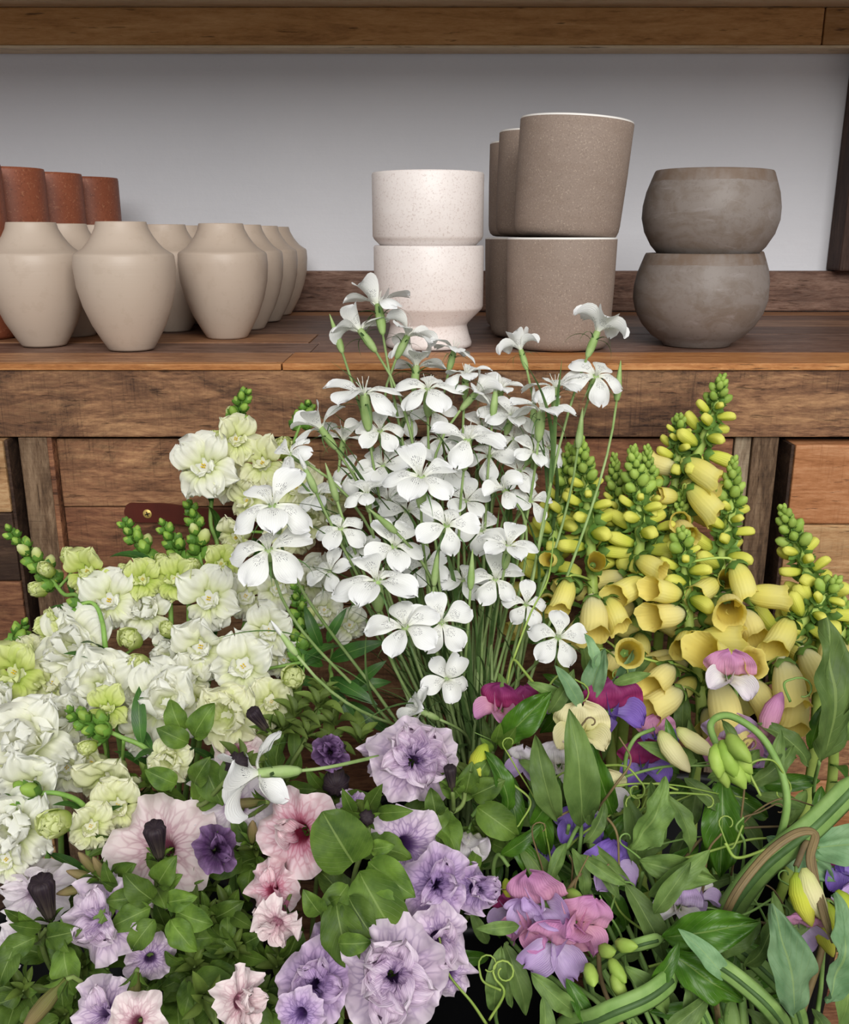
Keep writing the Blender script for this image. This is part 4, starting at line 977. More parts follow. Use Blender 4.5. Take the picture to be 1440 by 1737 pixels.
# --- white corncockles: pixel, distance, width, facing (right, up, viewer), open-ness, label
CC = [
 (642, 520, .90, 108, (-.15, .95, -.10), 1, 'topmost white corncockle, seen from the side before the speckled pot foot'),
 (612, 562, .89, 96, (-.55, .75, -.05), 1, 'white corncockle leaning towards the beige vases, just below the topmost one'),
 (690, 572, .895, 90, (.40, .80, .05), 1, 'white corncockle touching the foot of the speckled pot'),
 (770, 596, .90, 80, (.25, .92, .15), 0, 'white corncockle edge-on at the worktop edge below the speckled pot'),
 (706, 624, .90, 96, (.1, .9, -.25), 1, 'white corncockle turned away at the worktop edge'),
 (618, 672, .84, 132, (-.10, .80, .45), 0, 'wide white corncockle with drooping side petals over the fascia board'),
 (726, 662, .85, 112, (.0, .60, .70), 0, 'white corncockle facing forward just under the worktop edge'),
 (790, 638, .87, 84, (.05, .92, .25), 0, 'white corncockle saucer seen edge-on beneath the speckled pot'),
 (806, 668, .86, 82, (.60, .65, .2), 1, 'white corncockle turned towards the taupe pots'),
 (645, 732, .845, 84, (-.1, .35, .9), 0, 'white corncockle facing out below the wide drooping one'),
 (545, 728, .83, 96, (-.50, .70, .35), 1, 'white corncockle with one upright petal at the outer edge of the bunch'),
 (494, 772, .80, 84, (-.65, .25, .65), 0, 'white corncockle turned sideways beside the cream snapdragon'),
 (582, 748, .85, 62, (.2, .7, .5), 1, 'small white corncockle between two outer ones'),
 (793, 748, .80, 122, (.10, .72, .62), 0, 'broad white corncockle in the upper middle with purple flecks'),
 (714, 812, .76, 132, (.0, .66, .72), 0, 'broad white corncockle with one petal raised, in the middle of the bunch'),
 (462, 860, .70, 138, (-.05, .55, .80), 0, 'largest white corncockle, upper of the pair over the snapdragons'),
 (456, 935, .69, 140, (-.05, .55, .80), 0, 'large white corncockle, lower of the pair over the snapdragons'),
 (868, 708, .86, 84, (.2, .5, .75), 0, 'white corncockle half hidden behind a broad one near the foxgloves'),
 (918, 700, .83, 112, (.05, .90, .35), 0, 'flat white corncockle held level above the foxgloves'),
 (942, 660, .86, 104, (-.05, .92, .25), 0, 'white corncockle seen edge-on over the fascia beside the tall ones'),
 (1010, 640, .86, 104, (.10, .45, .85), 0, 'white corncockle facing out at the far edge, under the taupe pot'),
 (1012, 566, .88, 96, (.35, .85, -.05), 2, 'tall white corncockle with upswept petals before the taupe pot'),
 (884, 596, .89, 62, (-.30, .95, .05), 2, 'half open white corncockle bud before the taupe pot'),
 (905, 768, .84, 72, (.3, .4, .8), 0, 'white corncockle tucked beside the foxglove tips'),
 (855, 832, .80, 78, (-.45, .25, .8), 1, 'small white corncockle turned to the middle, among thin stems'),
 (578, 898, .78, 88, (-.05, .45, .85), 0, 'white corncockle beside the large pair'),
 (668, 928, .75, 104, (.25, .40, .85), 0, 'white corncockle face-on with broad pale blue-white petals'),
 (640, 988, .70, 146, (.0, .62, .75), 0, 'very broad white corncockle low in the bunch'),
 (757, 892, .74, 104, (.15, .35, .9), 0, 'white corncockle face-on with dotted throat in the centre'),
 (862, 928, .76, 100, (.10, .68, .68), 0, 'white corncockle with a hanging front petal near the foxgloves'),
 (688, 1066, .68, 122, (-.15, .45, .85), 0, 'low white corncockle, front one of the overlapping pair'),
 (748, 1056, .70, 108, (.12, .22, .95), 0, 'low white corncockle, rear one of the overlapping pair'),
 (840, 984, .77, 92, (.05, .50, .80), 0, 'white corncockle among dark stems under the hanging one'),
 (892, 1026, .76, 74, (.15, .30, .9), 0, 'small white corncockle with purple flecks by the first foxglove'),
 (946, 1082, .73, 98, (.10, .28, .92), 0, 'lowest white corncockle by the yellow foxglove bells'),
 (758, 1152, .72, 84, (.10, .05, .95), 1, 'low white corncockle half closed near the dark gap'),
 (716, 1208, .70, 64, (-.65, .25, .5), 1, 'lowest white corncockle over the lilac petunia'),
 (622, 838, .80, 78, (-.1, .85, .4), 0, 'white corncockle seen edge-on left of the raised petal one'),
 (735, 700, .88, 78, (-.2, .4, .8), 0, None), (690, 705, .88, 74, (.3, .4, .8), 0, None), (838, 690, .88, 70, (.2, .4, .8), 0, None),
 (760, 800, .85, 84, (.2, .4, .8), 0, None), (830, 775, .86, 84, (-.1, .4, .8), 0, None), (880, 800, .85, 80, (.1, .4, .8), 0, None),
 (650, 790, .85, 84, (-.2, .4, .8), 0, None), (600, 800, .85, 80, (-.2, .35, .9), 0, None), (690, 868, .83, 88, (.0, .4, .9), 0, None),
 (790, 850, .83, 80, (.2, .4, .9), 0, None), (815, 900, .83, 80, (.2, .3, .9), 0, None), (720, 960, .80, 80, (.1, .3, .9), 0, None),
 (785, 985, .80, 80, (.0, .4, .9), 0, None), (930, 760, .87, 70, (.3, .4, .8), 0, None), (560, 970, .77, 74, (-.3, .4, .8), 0, None),
 (610, 930, .80, 76, (-.2, .4, .8), 0, None), (900, 850, .84, 74, (.3, .3, .8), 0, None), (540, 840, .83, 72, (-.3, .5, .8), 0, None),
 (850, 660, .89, 70, (.1, .7, .6), 0, None), (660, 850, .84, 70, (-.1, .5, .8), 0, None), (872, 745, .87, 74, (.2, .4, .8), 0, None),
 (815, 725, .88, 70, (.0, .5, .8), 0, None), (700, 760, .87, 74, (.0, .5, .8), 0, None), (745, 745, .88, 70, (.1, .5, .8), 0, None),
]
DEEP = iter(['left of the tall stems near the top', 'under the wide drooping flower', 'near the top close to the taupe pots', 'in the centre below the broad flecked flower', 'between the broad flecked flower and the taupe side', 'near the first foxglove tip', 'left of the raised petal flower', 'beside the outer sideways flower', 'below the raised petal flower', 'right of the raised petal flower', 'above the hanging petal flower', 'above the low overlapping pair', 'among the dark stems of the centre', 'touching the foxglove bent towards it', 'over the ruffled white snapdragons', 'between the large pair and the face-on flower', 'beside the slim bent foxglove', 'over the cream snapdragon', 'highest on the taupe pot side', 'behind the small face of the centre left', 'under the flat level flower', 'under the forward facing flower', 'above the raised petal', 'just left of the broad flecked flower'])
for px, py, Y, d, f, up, lab in CC:
    corncockle(px, py, Y, d, f, lab or 'white corncockle deep in the bunch, ' + next(DEEP), 'white corncockles' if lab else 'corncockles deep in the bunch', up, 3)
for px, py, Y, f, k, lab in [(568, 560, .90, (-.3, .9, 0), 1, 'green corncockle bud with spiky sepals beside the topmost flower'),
                             (840, 668, .86, (.1, .98, .1), 2, 'closed corncockle bud with white tip in the upper middle'),
                             (520, 800, .78, (-.35, .85, .3), 2, 'closed corncockle bud with white tip beside the cream snapdragon'),
                             (560, 812, .79, (-.25, .9, .3), 1, 'slim green corncockle bud pointing up at the outer edge'),
                             (1050, 640, .88, (.1, .98, .0), 1, 'thin green corncockle bud at the far edge before the taupe pot'),
                             (645, 880, .74, (-.6, .4, .5), 1, 'green corncockle bud lying across the middle of the bunch'),
                             (985, 720, .86, (.1, .98, .1), 1, 'green corncockle bud rising behind the foxglove tips'),
                             (740, 955, .74, (.1, .95, .2), 1, 'green corncockle bud standing below the dotted flower'),
                             (800, 960, .76, (.05, .98, .1), 1, 'green corncockle bud among the dark central stems'),
                             (905, 690, .87, (.0, 1, .1), 2, 'closed corncockle bud behind the flat level flower'),
                             (480, 1080, .66, (-.55, .8, .2), 2, 'closed pale corncockle bud drooping over the snapdragons')]:
    corncockle(px, py, Y, 90, f, lab, 'corncockle buds', 0, 2, None, k)
# the stray one lying over the petunias
corncockle(443, 1312, .57, 150, (-.93, .02, .32), 'white corncockle lying sideways across the petunias', 'white corncockles', 1, 0,
           Vector(P(700, 1290, .66)), base=base_pt('cc'))

# --- white snapdragons
u1 = (0, .45, .9)
def sy(a, b_, o=0): return (a, b_, SY(b_, o))
SNAP = [
 ([(414, 668, .90), (400, 715, .90), (372, 790, .90), (357, 880, .89), (370, 1000, .86)], 'tallest white snapdragon, its bud tip above the cabinet fascia', 11,
  [(350, 795, .86, 104, 'o', (-.15, .3, .9), 'w'), (398, 748, .88, 78, 'o', (.35, .3, .8), 'c'), (368, 745, .885, 34, 'y', (-.1, .6, .7)), (385, 815, .89, 70, 'o', (.5, .1, .8), 'w'), (325, 790, .88, 60, 'o', (-.8, .2, .5), 'w')]),
 ([(522, 690, .92), (500, 745, .91), (460, 850, .89), (440, 960, .86)], 'cream snapdragon standing behind the large pair of corncockles', 8,
  [(448, 790, .88, 84, 'o', (-.1, .4, .9), 'c'), (500, 830, .87, 84, 'o', (.3, .3, .9), 'c'), (425, 850, .87, 70, 'o', (-.5, .1, .8), 'c'), (520, 880, .86, 80, 'd', (.3, .2, .9), 'c'), (405, 910, .86, 70, 'o', (-.4, -.2, .9), 'c'), (495, 900, .87, 84, 'd', (.1, .2, .9), 'c'), (560, 850, .88, 60, 'o', (.4, .2, .8), 'c'), (480, 760, .90, 44, 'y', (.1, .5, .8))]),
 ([(18, 903, .86), (60, 950, .85), (105, 1005, .83), (150, 1060, .81)], 'snapdragon with a long green bud tip against the cabinet, at the outer edge', 20,
  [(150, 972, .80, 76, 'o', (.1, .4, .9), 'y'), (118, 945, .83, 38, 'y', (0, .7, .6)), (80, 968, .83, 34, 'y', (-.2, .4, .8)), (66, 1000, .83, 36, 'y', (-.4, .2, .8)), (92, 1060, .78, 62, 'y', (-.6, -.1, .7), 'y')]),
 ([(213, 888, .87), (240, 930, .86), (270, 970, .84), (290, 1050, .81)], 'snapdragon with a slim green tip left of the strap pull', 14,
  [(245, 985, .80, 66, 'o', (-.1, .4, .9), 'y'), (190, 1022, .79, 96, 'o', (-.1, .4, .9), 'w'), (272, 950, .83, 28, 'y', (.3, .5, .8)), (250, 1040, .80, 90, 'd', (.1, .4, .9), 'w'), (210, 965, .83, 24, 'y', (-.3, .5, .8))]),
 ([(278, 893, .875), (300, 930, .865), (312, 990, .85), (320, 1080, .80)], 'snapdragon with a short dense green tip under the strap pull', 12,
  [(300, 985, .80, 74, 'o', (-.1, .35, .9), 'y'), (285, 1068, .775, 36, 'y', (0, .5, .8)), (290, 1115, .78, 76, 'd', (0, .4, .9), 'w')]),
 ([(322, 858, .88), (335, 905, .87), (342, 960, .85), (365, 1060, .81)], 'snapdragon with a knobbly green tip over the strap pull', 18,
  [(375, 958, .82, 60, 'o', (.2, .3, .9), 'y'), (330, 960, .83, 32, 'y', (-.1, .4, .8)), (358, 1018, .79, 98, 'o', (-.1, .3, .9), 'w'), (345, 1098, .75, 104, 'o', (-.1, .2, .9), 'w'), (415, 1012, .82, 80, 'o', (.3, .2, .9), 'w')]),
 ([(38, 1062, .82), (30, 1085, .81), (25, 1140, .78), (60, 1240, .73)], 'snapdragon with a small yellow-green tip at the picture edge', 8,
  [(30, 1142, .74, 96, 'o', (-.1, .3, .9), 'y'), (18, 1100, .78, 34, 'y', (-.2, .5, .8)), (130, 1098, .76, 122, 'd', (.05, .4, .9), 'w'), (95, 1160, .75, 90, 'o', (0, .3, .9), 'c'), (10, 1200, .73, 90, 'd', (-.2, .3, .9), 'w'), (60, 1110, .78, 60, 'o', (-.3, .3, .9), 'c')]),
 ([(505, 1000, .79), (510, 1040, .785), (512, 1090, .77), (500, 1200, .72)], 'snapdragon with an upright dark green bud spike below the corncockles', 20,
  [(455, 1070, .76, 86, 'o', (.2, .2, .9), 'w'), (498, 1150, .70, 56, 'y', (.1, .3, .9)), (470, 1000, .81, 74, 'o', (.2, .3, .9), 'w'), (530, 985, .83, 84, 'd', (.3, .3, .9), 'w'), (415, 1132, .72, 106, 'o', (0, .3, .9), 'w'), (590, 1060, .79, 60, 'o', (.4, .1, .9), 'w'), (480, 1120, .76, 60, 'o', (.3, .2, .9), 'w'), (548, 1035, .80, 60, 'o', (.3, .2, .9), 'w')]),
 ([(128, 1030, .775), (155, 1022, .77), (172, 1050, .76), (182, 1130, .74)], 'snapdragon with a bud stalk hooked downward over white blooms', 4,
  [(108, 1062, .765, 66, 'o', (-.7, -.2, .6), 'y'), (172, 1165, .73, 124, 'd', (.05, .4, .9), 'w'), (235, 1128, .74, 54, 'y', (-.1, .3, .9)), (222, 1085, .77, 48, 'y', (-.1, .4, .9)), (120, 1140, .75, 76, 'o', (-.2, .3, .9), 'w')]),
 ([(122, 1212, .67), (165, 1232, .665), (205, 1250, .66), (250, 1272, .66), (290, 1330, .66)], 'snapdragon bud stalk lying across the white blooms', 11,
  [(160, 1292, .67, 74, 'o', (-.2, .1, .9), 'c'), (150, 1268, .65, 36, 'y', (-.3, .1, .9)), (190, 1318, .66, 110, 'o', (0, -.2, .9), 'c'), (183, 1205, .69, 60, 'o', (.1, .6, .6), 'y'), (290, 1290, .64, 46, 'd', (0, .3, .9), 'c')]),
 ([(6, 1372, .60), (50, 1350, .605), (100, 1346, .61), (145, 1372, .62), (150, 1440, .62)], 'snapdragon bud stalk at the picture edge over the petunias', 9,
  [(35, 1405, .60, 130, 'd', (-.1, .3, .9), 'w'), (95, 1397, .59, 66, 'y', (-.1, .2, .9)), (155, 1400, .61, 60, 'o', (.2, .2, .9), 'c'), (200, 1365, .63, 90, 'o', (.2, .2, .9), 'c'), (60, 1335, .63, 120, 'o', (0, .3, .9), 'w'), (15, 1455, .585, 80, 'o', (0, .1, .9), 'w')]),
 ([(270, 1130, .76), (275, 1200, .74), (270, 1300, .70)], 'snapdragon with a large double white bloom in the middle of its bunch', 0,
  [(282, 1195, .70, 130, 'd', (.05, .35, .9), 'w'), (320, 1150, .74, 80, 'o', (.2, .3, .9), 'w'), (240, 1180, .73, 80, 'd', (-.2, .3, .9), 'w'), (250, 1240, .70, 84, 'o', (-.1, .1, .9), 'w')]),
 ([(390, 1170, .73), (390, 1240, .71), (370, 1320, .68)], 'snapdragon with a creamy double bloom over the dark petunia bud', 0,
  [(385, 1213, .68, 108, 'd', (.05, .25, .9), 'c'), (460, 1190, .70, 76, 'o', (.2, .2, .9), 'c'), (340, 1195, .72, 66, 'o', (-.1, .2, .9), 'c'), (445, 1225, .70, 50, 'd', (.2, .2, .9), 'c')]),
 ([(70, 1190, .73), (80, 1260, .71), (100, 1360, .66)], 'snapdragon with the biggest ruffled double bloom near the picture edge', 0,
  [(55, 1262, .66, 150, 'd', (-.05, .35, .9), 'w'), (105, 1225, .69, 90, 'd', (.2, .4, .9), 'w'), (115, 1300, .67, 86, 'o', (.2, .1, .9), 'w'), (15, 1315, .65, 70, 'o', (-.2, .1, .9), 'c'), (130, 1235, .70, 70, 'd', (.2, .3, .9), 'w')]),
]
for pp, lab, nb, bl in SNAP: snapdragon(pp, lab, bl, nb)
# leafy snapdragon shoots in the dark gap below the corncockles
t, path = snapdragon([(565, 1090, .80), (560, 1130, .79), (545, 1200, .76)], 'leafy snapdragon shoot with glossy narrow leaves by the dark gap', [], 0, leaves=0)
for px, py, L, a, ti in [(560, 1120, 110, 20, .3), (560, 1150, 100, -25, .4), (548, 1130, 80, 150, .4), (555, 1090, 70, 60, .1), (545, 1100, 80, 110, .2), (560, 1165, 80, -50, .3), (552, 1110, 60, 200, .4), (575, 1170, 90, 10, .1), (600, 1165, 80, 40, .3), (590, 1190, 90, -35, .2), (540, 1160, 70, 165, .4)]:
    pt_leaf_at(t, px, py, .765, L, a, ti, rnd.choice(SN_LEAF))

# --- yellow foxgloves
FOX = [
 ([(1224, 643, .90), (1205, 715, .90), (1165, 815, .895), (1130, 930, .88), (1120, 1050, .86)], 'tallest yellow foxglove, leaning, its tip above the cabinet fascia', .028, .088, 1.0, True),
 ([(1152, 708, .91), (1148, 780, .905), (1140, 880, .89), (1130, 1000, .87)], 'yellow foxglove with loose buds close behind the tallest one', .014, .065, .85, True),
 ([(985, 748, .87), (996, 850, .865), (1003, 950, .855), (1012, 1080, .83)], 'yellow foxglove nearest the corncockles with a broad green tip', .042, .115, 1.08, True),
 ([(966, 762, .89), (955, 850, .885), (928, 960, .87), (930, 1060, .85)], 'yellow foxglove bent towards the corncockles, half behind its neighbour', .036, .13, 1.0, True),
 ([(1042, 776, .90), (1046, 860, .89), (1050, 1000, .87)], 'slim yellow foxglove with a small pointed tip between two broad ones', .040, .11, .85, True),
 ([(1074, 764, .865), (1085, 870, .86), (1083, 960, .85), (1078, 1080, .83)], 'yellow foxglove with blunt green tip and straight stem below the fascia', .045, .115, 1.08, True),
 ([(1098, 762, .885), (1100, 850, .88), (1105, 1000, .86)], 'yellow foxglove tip growing close beside the blunt one', .045, .12, .9, True),
 ([(1244, 784, .86), (1240, 860, .855), (1222, 960, .845), (1205, 1080, .82)], 'yellow foxglove with a tapered tip before the grey cabinet stile', .045, .12, 1.05, True),
 ([(1156, 838, .88), (1152, 900, .875), (1148, 1000, .86)], 'small yellow foxglove tip below the tallest one', .040, .095, .85, True),
 ([(1157, 902, .81), (1163, 990, .805), (1172, 1090, .79), (1190, 1230, .75)], 'yellow foxglove standing in front with a long bare stem', .020, .07, 1.0, True),
 ([(1328, 864, .84), (1362, 955, .835), (1385, 1010, .825), (1390, 1120, .80)], 'yellow foxglove before the orange drawer with a leaning tip', .040, .13, 1.08, True),
 ([(1418, 985, .80), (1392, 1020, .80), (1350, 1065, .80), (1285, 1135, .79), (1240, 1220, .76)], 'yellow foxglove slanting across, bud tip at the picture edge', .018, .075, 1.0, True),
 ([(1428, 1020, .83), (1425, 1080, .82), (1415, 1180, .79)], 'yellow foxglove at the picture edge behind the broad green leaf', .015, .05, 1.0, True),
]
FX = []
for pp, lab, z1, z2, sc, be in FOX: FX.append(foxglove(pp, lab, z1, z2, sc, be))
for i, px, py, Y, size, f, k in [
    (9, 1068, 1108, .70, 84, (.05, .15, .98), 1), (9, 1125, 1150, .72, 84, (-.55, -.45, .65), 1), (9, 1130, 1190, .71, 96, (-.75, -.45, .45), 1),
    (2, 1010, 1045, .77, 96, (.05, -.75, .6), 1), (2, 1045, 1040, .78, 84, (.35, -.65, .6), 0), (3, 960, 1010, .80, 80, (-.2, -.8, .5), 0), (3, 935, 950, .81, 56, (-.2, .1, .95), 2),
    (7, 1240, 1030, .77, 92, (-.1, -.25, .95), 1), (7, 1260, 985, .79, 90, (.3, -.85, .4), 0), (7, 1225, 1085, .76, 110, (.75, .1, .5), 0), (9, 1130, 1005, .77, 84, (-.8, .15, .5), 0),
    (9, 1135, 1045, .77, 84, (-.85, -.1, .5), 1), (9, 1220, 1120, .72, 120, (-.6, .4, .6), 0), (11, 1262, 1130, .69, 92, (.35, .35, .85), 1), (11, 1230, 1195, .70, 110, (.2, -.8, .5), 1),
    (11, 1340, 1160, .70, 110, (.1, -.8, .5), 1), (11, 1350, 1200, .70, 100, (-.1, -.8, .5), 1), (10, 1300, 1010, .78, 90, (.9, .0, .4), 0), (11, 1330, 1080, .74, 100, (-.4, -.6, .6), 0),
    (9, 1165, 1090, .76, 80, (-.2, -.3, .9), 0), (5, 1070, 1000, .79, 90, (-.7, -.4, .6), 0), (5, 1105, 960, .80, 80, (.6, -.3, .7), 0), (7, 1200, 1000, .80, 80, (-.6, -.4, .6), 0),
    (0, 1195, 850, .86, 96, (.55, -.6, .4), 0), (0, 1190, 800, .87, 90, (.7, -.5, .4), 0), (12, 1415, 1110, .75, 100, (-.2, -.7, .6), 1), (5, 1040, 1130, .79, 80, (-.3, -.6, .7), 1),
    (11, 1290, 1180, .71, 90, (.4, -.6, .6), 1), (11, 1250, 1240, .69, 90, (.3, -.7, .6), 1), (11, 1380, 1130, .73, 90, (.3, -.7, .6), 1), (7, 1275, 1060, .77, 84, (.2, -.6, .7), 1)]:
    fx_bell_at(FX[i][0], FX[i][1], px, py, Y, size, f, k)

# --- petunias
def pp_(*pts): return [(a, b_, PY(b_, o)) for a, b_, o in pts]
t, p = petunia(pp_((265, 1490, .0), (268, 1540, .02), (300, 1620, .05), (340, 1700, .08)), 'petunia with a big pale pink bloom behind its dark bud', 6, tip=False)
pt_bloom(t, p, 275, 1440, PY(1440, .02), 175, 'pink', (.05, .45, .9), 0)
pt_bud(t, p, 266, 1428, PY(1430, -.035), 84, (.0, .85, .45)); 
for q in [(270, 1500, 70, 60, .5), (260, 1525, 66, 130, .5), (285, 1530, 60, 20, .5), (255, 1540, 70, 200, .4), (290, 1560, 70, -40, .5), (262, 1560, 60, 230, .4), (300, 1545, 66, -10, .5), (240, 1520, 60, 178, .5), (285, 1500, 40, 40, .5)]:
    pt_leaf_at(t, q[0], q[1], PY(q[1], -.02), *q[2:])
t, p = petunia(pp_((125, 1505, .0), (170, 1508, .0), (210, 1512, .0), (265, 1525, .03), (300, 1650, .07)), 'petunia side shoot with furled buds left of the dark bud', 2, tip=False)
for q in [((140, 1485), (-.9, .4, .3)), ((125, 1510), (-.9, -.1, .3)), ((170, 1475), (-.3, .8, .3)), ((150, 1465), (-.5, .8, .3))]: pt_bud(t, p, q[0][0], q[0][1], PY(1490, -.02), 56, q[1], 'olive')
for q in [(195, 1505, 62, 100, .3), (198, 1512, 80, -110, .3), (200, 1508, 40, 130, .5)]: pt_leaf_at(t, q[0], q[1], PY(1505, -.02), *q[2:], rnd.choice(PT_LEAFN))
t, p = petunia(pp_((190, 1570, .03), (230, 1620, .05), (260, 1700, .08)), 'petunia with a ruffled lilac double bloom beside the dark buds', 7)
pt_bloom(t, p, 178, 1556, PY(1556), 140, 'lilac', (-.1, .35, .9), 1, 3)
pt_bloom(t, p, 255, 1625, PY(1625, .02), 84, 'lilac', (.3, .3, .9), 2)
t, p = petunia(pp_((78, 1575, .0), (70, 1600, .01), (100, 1660, .05), (180, 1720, .09)), 'petunia with a tall dark bud near the picture edge', 5, narrow=True, tip=False)
pt_bud(t, p, 77, 1525, PY(1525, -.02), 96, (-.03, .9, .4))
for q in [(70, 1575, 60, 150, .5), (80, 1590, 70, 20, .4), (60, 1590, 66, 200, .4), (110, 1605, 80, -70, .5), (30, 1600, 70, -110, .5), (100, 1590, 50, -20, .6), (60, 1570, 54, 110, .4), (45, 1560, 50, 130, .4)]: pt_leaf_at(t, q[0], q[1], PY(q[1], -.015), *q[2:], PT_LEAF[1] if q[2] > 65 else PT_LEAFN[0])
t, p = petunia(pp_((60, 1540, .03), (80, 1620, .06), (150, 1720, .10)), 'petunia with a cream and lilac bloom behind the tall dark bud', 4)
pt_bloom(t, p, 60, 1510, PY(1510, .025), 125, 'white', (-.2, .5, .8), 2, 2)
pt_bloom(t, p, 15, 1605, PY(1605, .01), 72, 'white', (-.3, .2, .9), 1)
t, p = petunia(pp_((510, 1470, .03), (490, 1550, .05), (400, 1660, .09)), 'petunia with a rose veined bloom beside the heart shaped leaf', 5)
pt_bloom(t, p, 508, 1412, PY(1412, .0), 142, 'rose', (-.12, .25, .95), 0, 1)
pt_bloom(t, p, 462, 1510, PY(1510, .01), 100, 'rose', (-.15, .35, .9), 2, 2, .8); pt_bloom(t, p, 470, 1565, PY(1565, .0), 84, 'pink', (-.2, -.3, .9), 1, 2)
t, p = petunia(pp_((620, 1385, -.03), (625, 1420, -.025), (605, 1470, -.01), (580, 1560, .03), (500, 1680, .09)), 'leafy petunia shoot with one large heart shaped leaf', 4, tip=True)
for q in [(600, 1465, 110, 118, .25, HEART), (625, 1462, 100, -28, .5, PT_LEAF[0]), (610, 1480, 130, -55, .4, PT_LEAF[2]), (570, 1530, 110, -75, .4, PT_LEAF[1]), (590, 1500, 74, -130, .5, PT_LEAF[0]), (590, 1520, 84, -50, .5, PT_LEAF[0]), (630, 1440, 46, 20, .6, PT_LEAF[1]),
          (545, 1550, 60, 120, .4, PT_LEAF[0]), (560, 1530, 44, 40, .5, PT_LEAFN[0]), (610, 1400, 60, 130, .3, PT_LEAFN[0]), (640, 1380, 70, 10, .3, PT_LEAFN[1]), (625, 1370, 70, 60, .3, PT_LEAFN[0]), (600, 1380, 60, 110, .3, PT_LEAFN[1]), (575, 1600, 54, 10, .4, PT_LEAF[2])]: pt_leaf_at(t, q[0], q[1], PY(q[1], -.04), q[2], q[3], q[4], q[5])
pt_bud(t, p, 622, 1388, PY(1388, -.045), 26, (.0, .5, .85), 'round')
t, p = petunia(pp_((700, 1350, .03), (690, 1420, .04), (600, 1580, .09)), 'petunia with a pale lilac double bloom under the corncockles', 4)
pt_bloom(t, p, 702, 1290, .64, 142, 'lilac', (.15, .35, .9), 1, 7); pt_bloom(t, p, 645, 1278, .655, 84, 'lilac', (-.5, .2, .8), 2)
t, p = petunia(pp_((690, 1480, .02), (660, 1560, .05), (560, 1680, .09)), 'petunia with a smooth lilac pink bloom behind the heart leaf shoot', 3)
pt_bloom(t, p, 690, 1432, PY(1432, .0), 132, 'lilac', (.30, .25, .9), 0); pt_bloom(t, p, 598, 1368, PY(1368, .02), 56, 'violet', (-.2, .4, .8), 1)
t, p = petunia(pp_((740, 1540, .02), (700, 1600, .05), (560, 1700, .09)), 'petunia with a violet veined bloom over the black gap', 2)
pt_bloom(t, p, 740, 1500, PY(1500, -.01), 124, 'violet', (.15, .3, .9), 1, 3)
pt_bloom(t, p, 808, 1508, PY(1508, .0), 92, 'violet', (.5, .3, .8), 2, 5)
pt_bloom(t, p, 742, 1595, PY(1595, .0), 116, 'lilac', (.25, .1, .95), 1, 2); pt_bloom(t, p, 765, 1655, PY(1655, .02), 80, 'lilac', (.4, .0, .9), 2)
t, p = petunia(pp_((665, 1700, .03), (640, 1740, .05), (560, 1780, .09)), 'petunia with the largest pale lilac double bloom at the bottom', 2)
pt_bloom(t, p, 665, 1655, PY(1655, -.01), 176, 'lilac', (.05, .35, .95), 2, 7)
t, p = petunia(pp_((540, 1700, .03), (520, 1740, .05), (450, 1790, .09)), 'petunia with a deep violet ruffled bloom at the bottom', 3)
pt_bloom(t, p, 535, 1668, PY(1668, .0), 140, 'violet', (-.1, .3, .9), 1, 4); pt_bloom(t, p, 555, 1610, PY(1610, .02), 90, 'violet', (.1, .6, .7), 2)
pt_bloom(t, p, 510, 1720, PY(1720, -.01), 84, 'violet', (-.2, .1, .9), 0)
t, p = petunia(pp_((345, 1690, .0), (320, 1660, .02), (300, 1720, .06), (320, 1790, .09)), 'petunia with a pink bloom in profile at the bottom', 3)
pt_bloom(t, p, 408, 1698, PY(1698, -.01), 104, 'pink', (.75, .25, .5), 1, 4)
t, p = petunia(pp_((200, 1740, .02), (220, 1770, .04), (240, 1810, .06)), 'petunia with lilac blooms cut off by the bottom edge', 2)
pt_bloom(t, p, 180, 1718, PY(1718, .0), 120, 'lilac', (-.1, .5, .85), 1, 2); pt_bloom(t, p, 230, 1735, PY(1735, -.02), 100, 'pink', (.1, .4, .9), 0)
pt_bud(t, p, 225, 1700, PY(1690, -.03), 90, (.0, -.75, .5), 'olive'); pt_bud(t, p, 75, 1705, PY(1700, -.02), 100, (-.6, -.7, .3), 'olive')
t, p = petunia(pp_((400, 1400, .03), (390, 1460, .05), (330, 1600, .10)), 'petunia with blush white blooms under the stray corncockle', 3)
pt_bloom(t, p, 400, 1368, PY(1368, .02), 140, 'white', (.05, .35, .9), 1); pt_bloom(t, p, 372, 1322, PY(1322, .03), 90, 'white', (-.2, .4, .9), 2); pt_bloom(t, p, 405, 1275, PY(1275, .03), 90, 'pink', (.1, .4, .9), 1)
pt_bloom(t, p, 368, 1440, PY(1440, .0), 80, 'dark', (.3, .3, .8), 2, 2); pt_bud(t, p, 420, 1362, PY(1362, -.03), 60, (-.9, .05, .4), 'olive'); pt_bud(t, p, 428, 1412, PY(1412, -.01), 60, (.1, .8, .5), 'olive')
t, p = petunia(pp_((470, 1260, .02), (475, 1300, .03), (440, 1420, .08)), 'petunia with a ribbed dark purple bud over the snapdragon bloom', 2)
pt_bud(t, p, 440, 1222, .64, 56, (-.45, .75, .45))
t, p = petunia([(405, 1300, .60), (350, 1360, .61), (300, 1420, .64)], 'petunia shoot with a round dark bud and soft leaves', 3)
pt_bud(t, p, 402, 1297, .585, 40, (.2, .4, .85), 'round')
for q in [(330, 1250, 70, 60, .3), (320, 1260, 60, 150, .3), (345, 1290, 84, -60, .4), (310, 1240, 56, 110, .3), (300, 1330, 60, 150, .3), (330, 1330, 60, 60, .3)]: pt_leaf_at(t, q[0], q[1], PY(q[1], -.02), *q[2:], PT_LEAF[q[2] % 3])
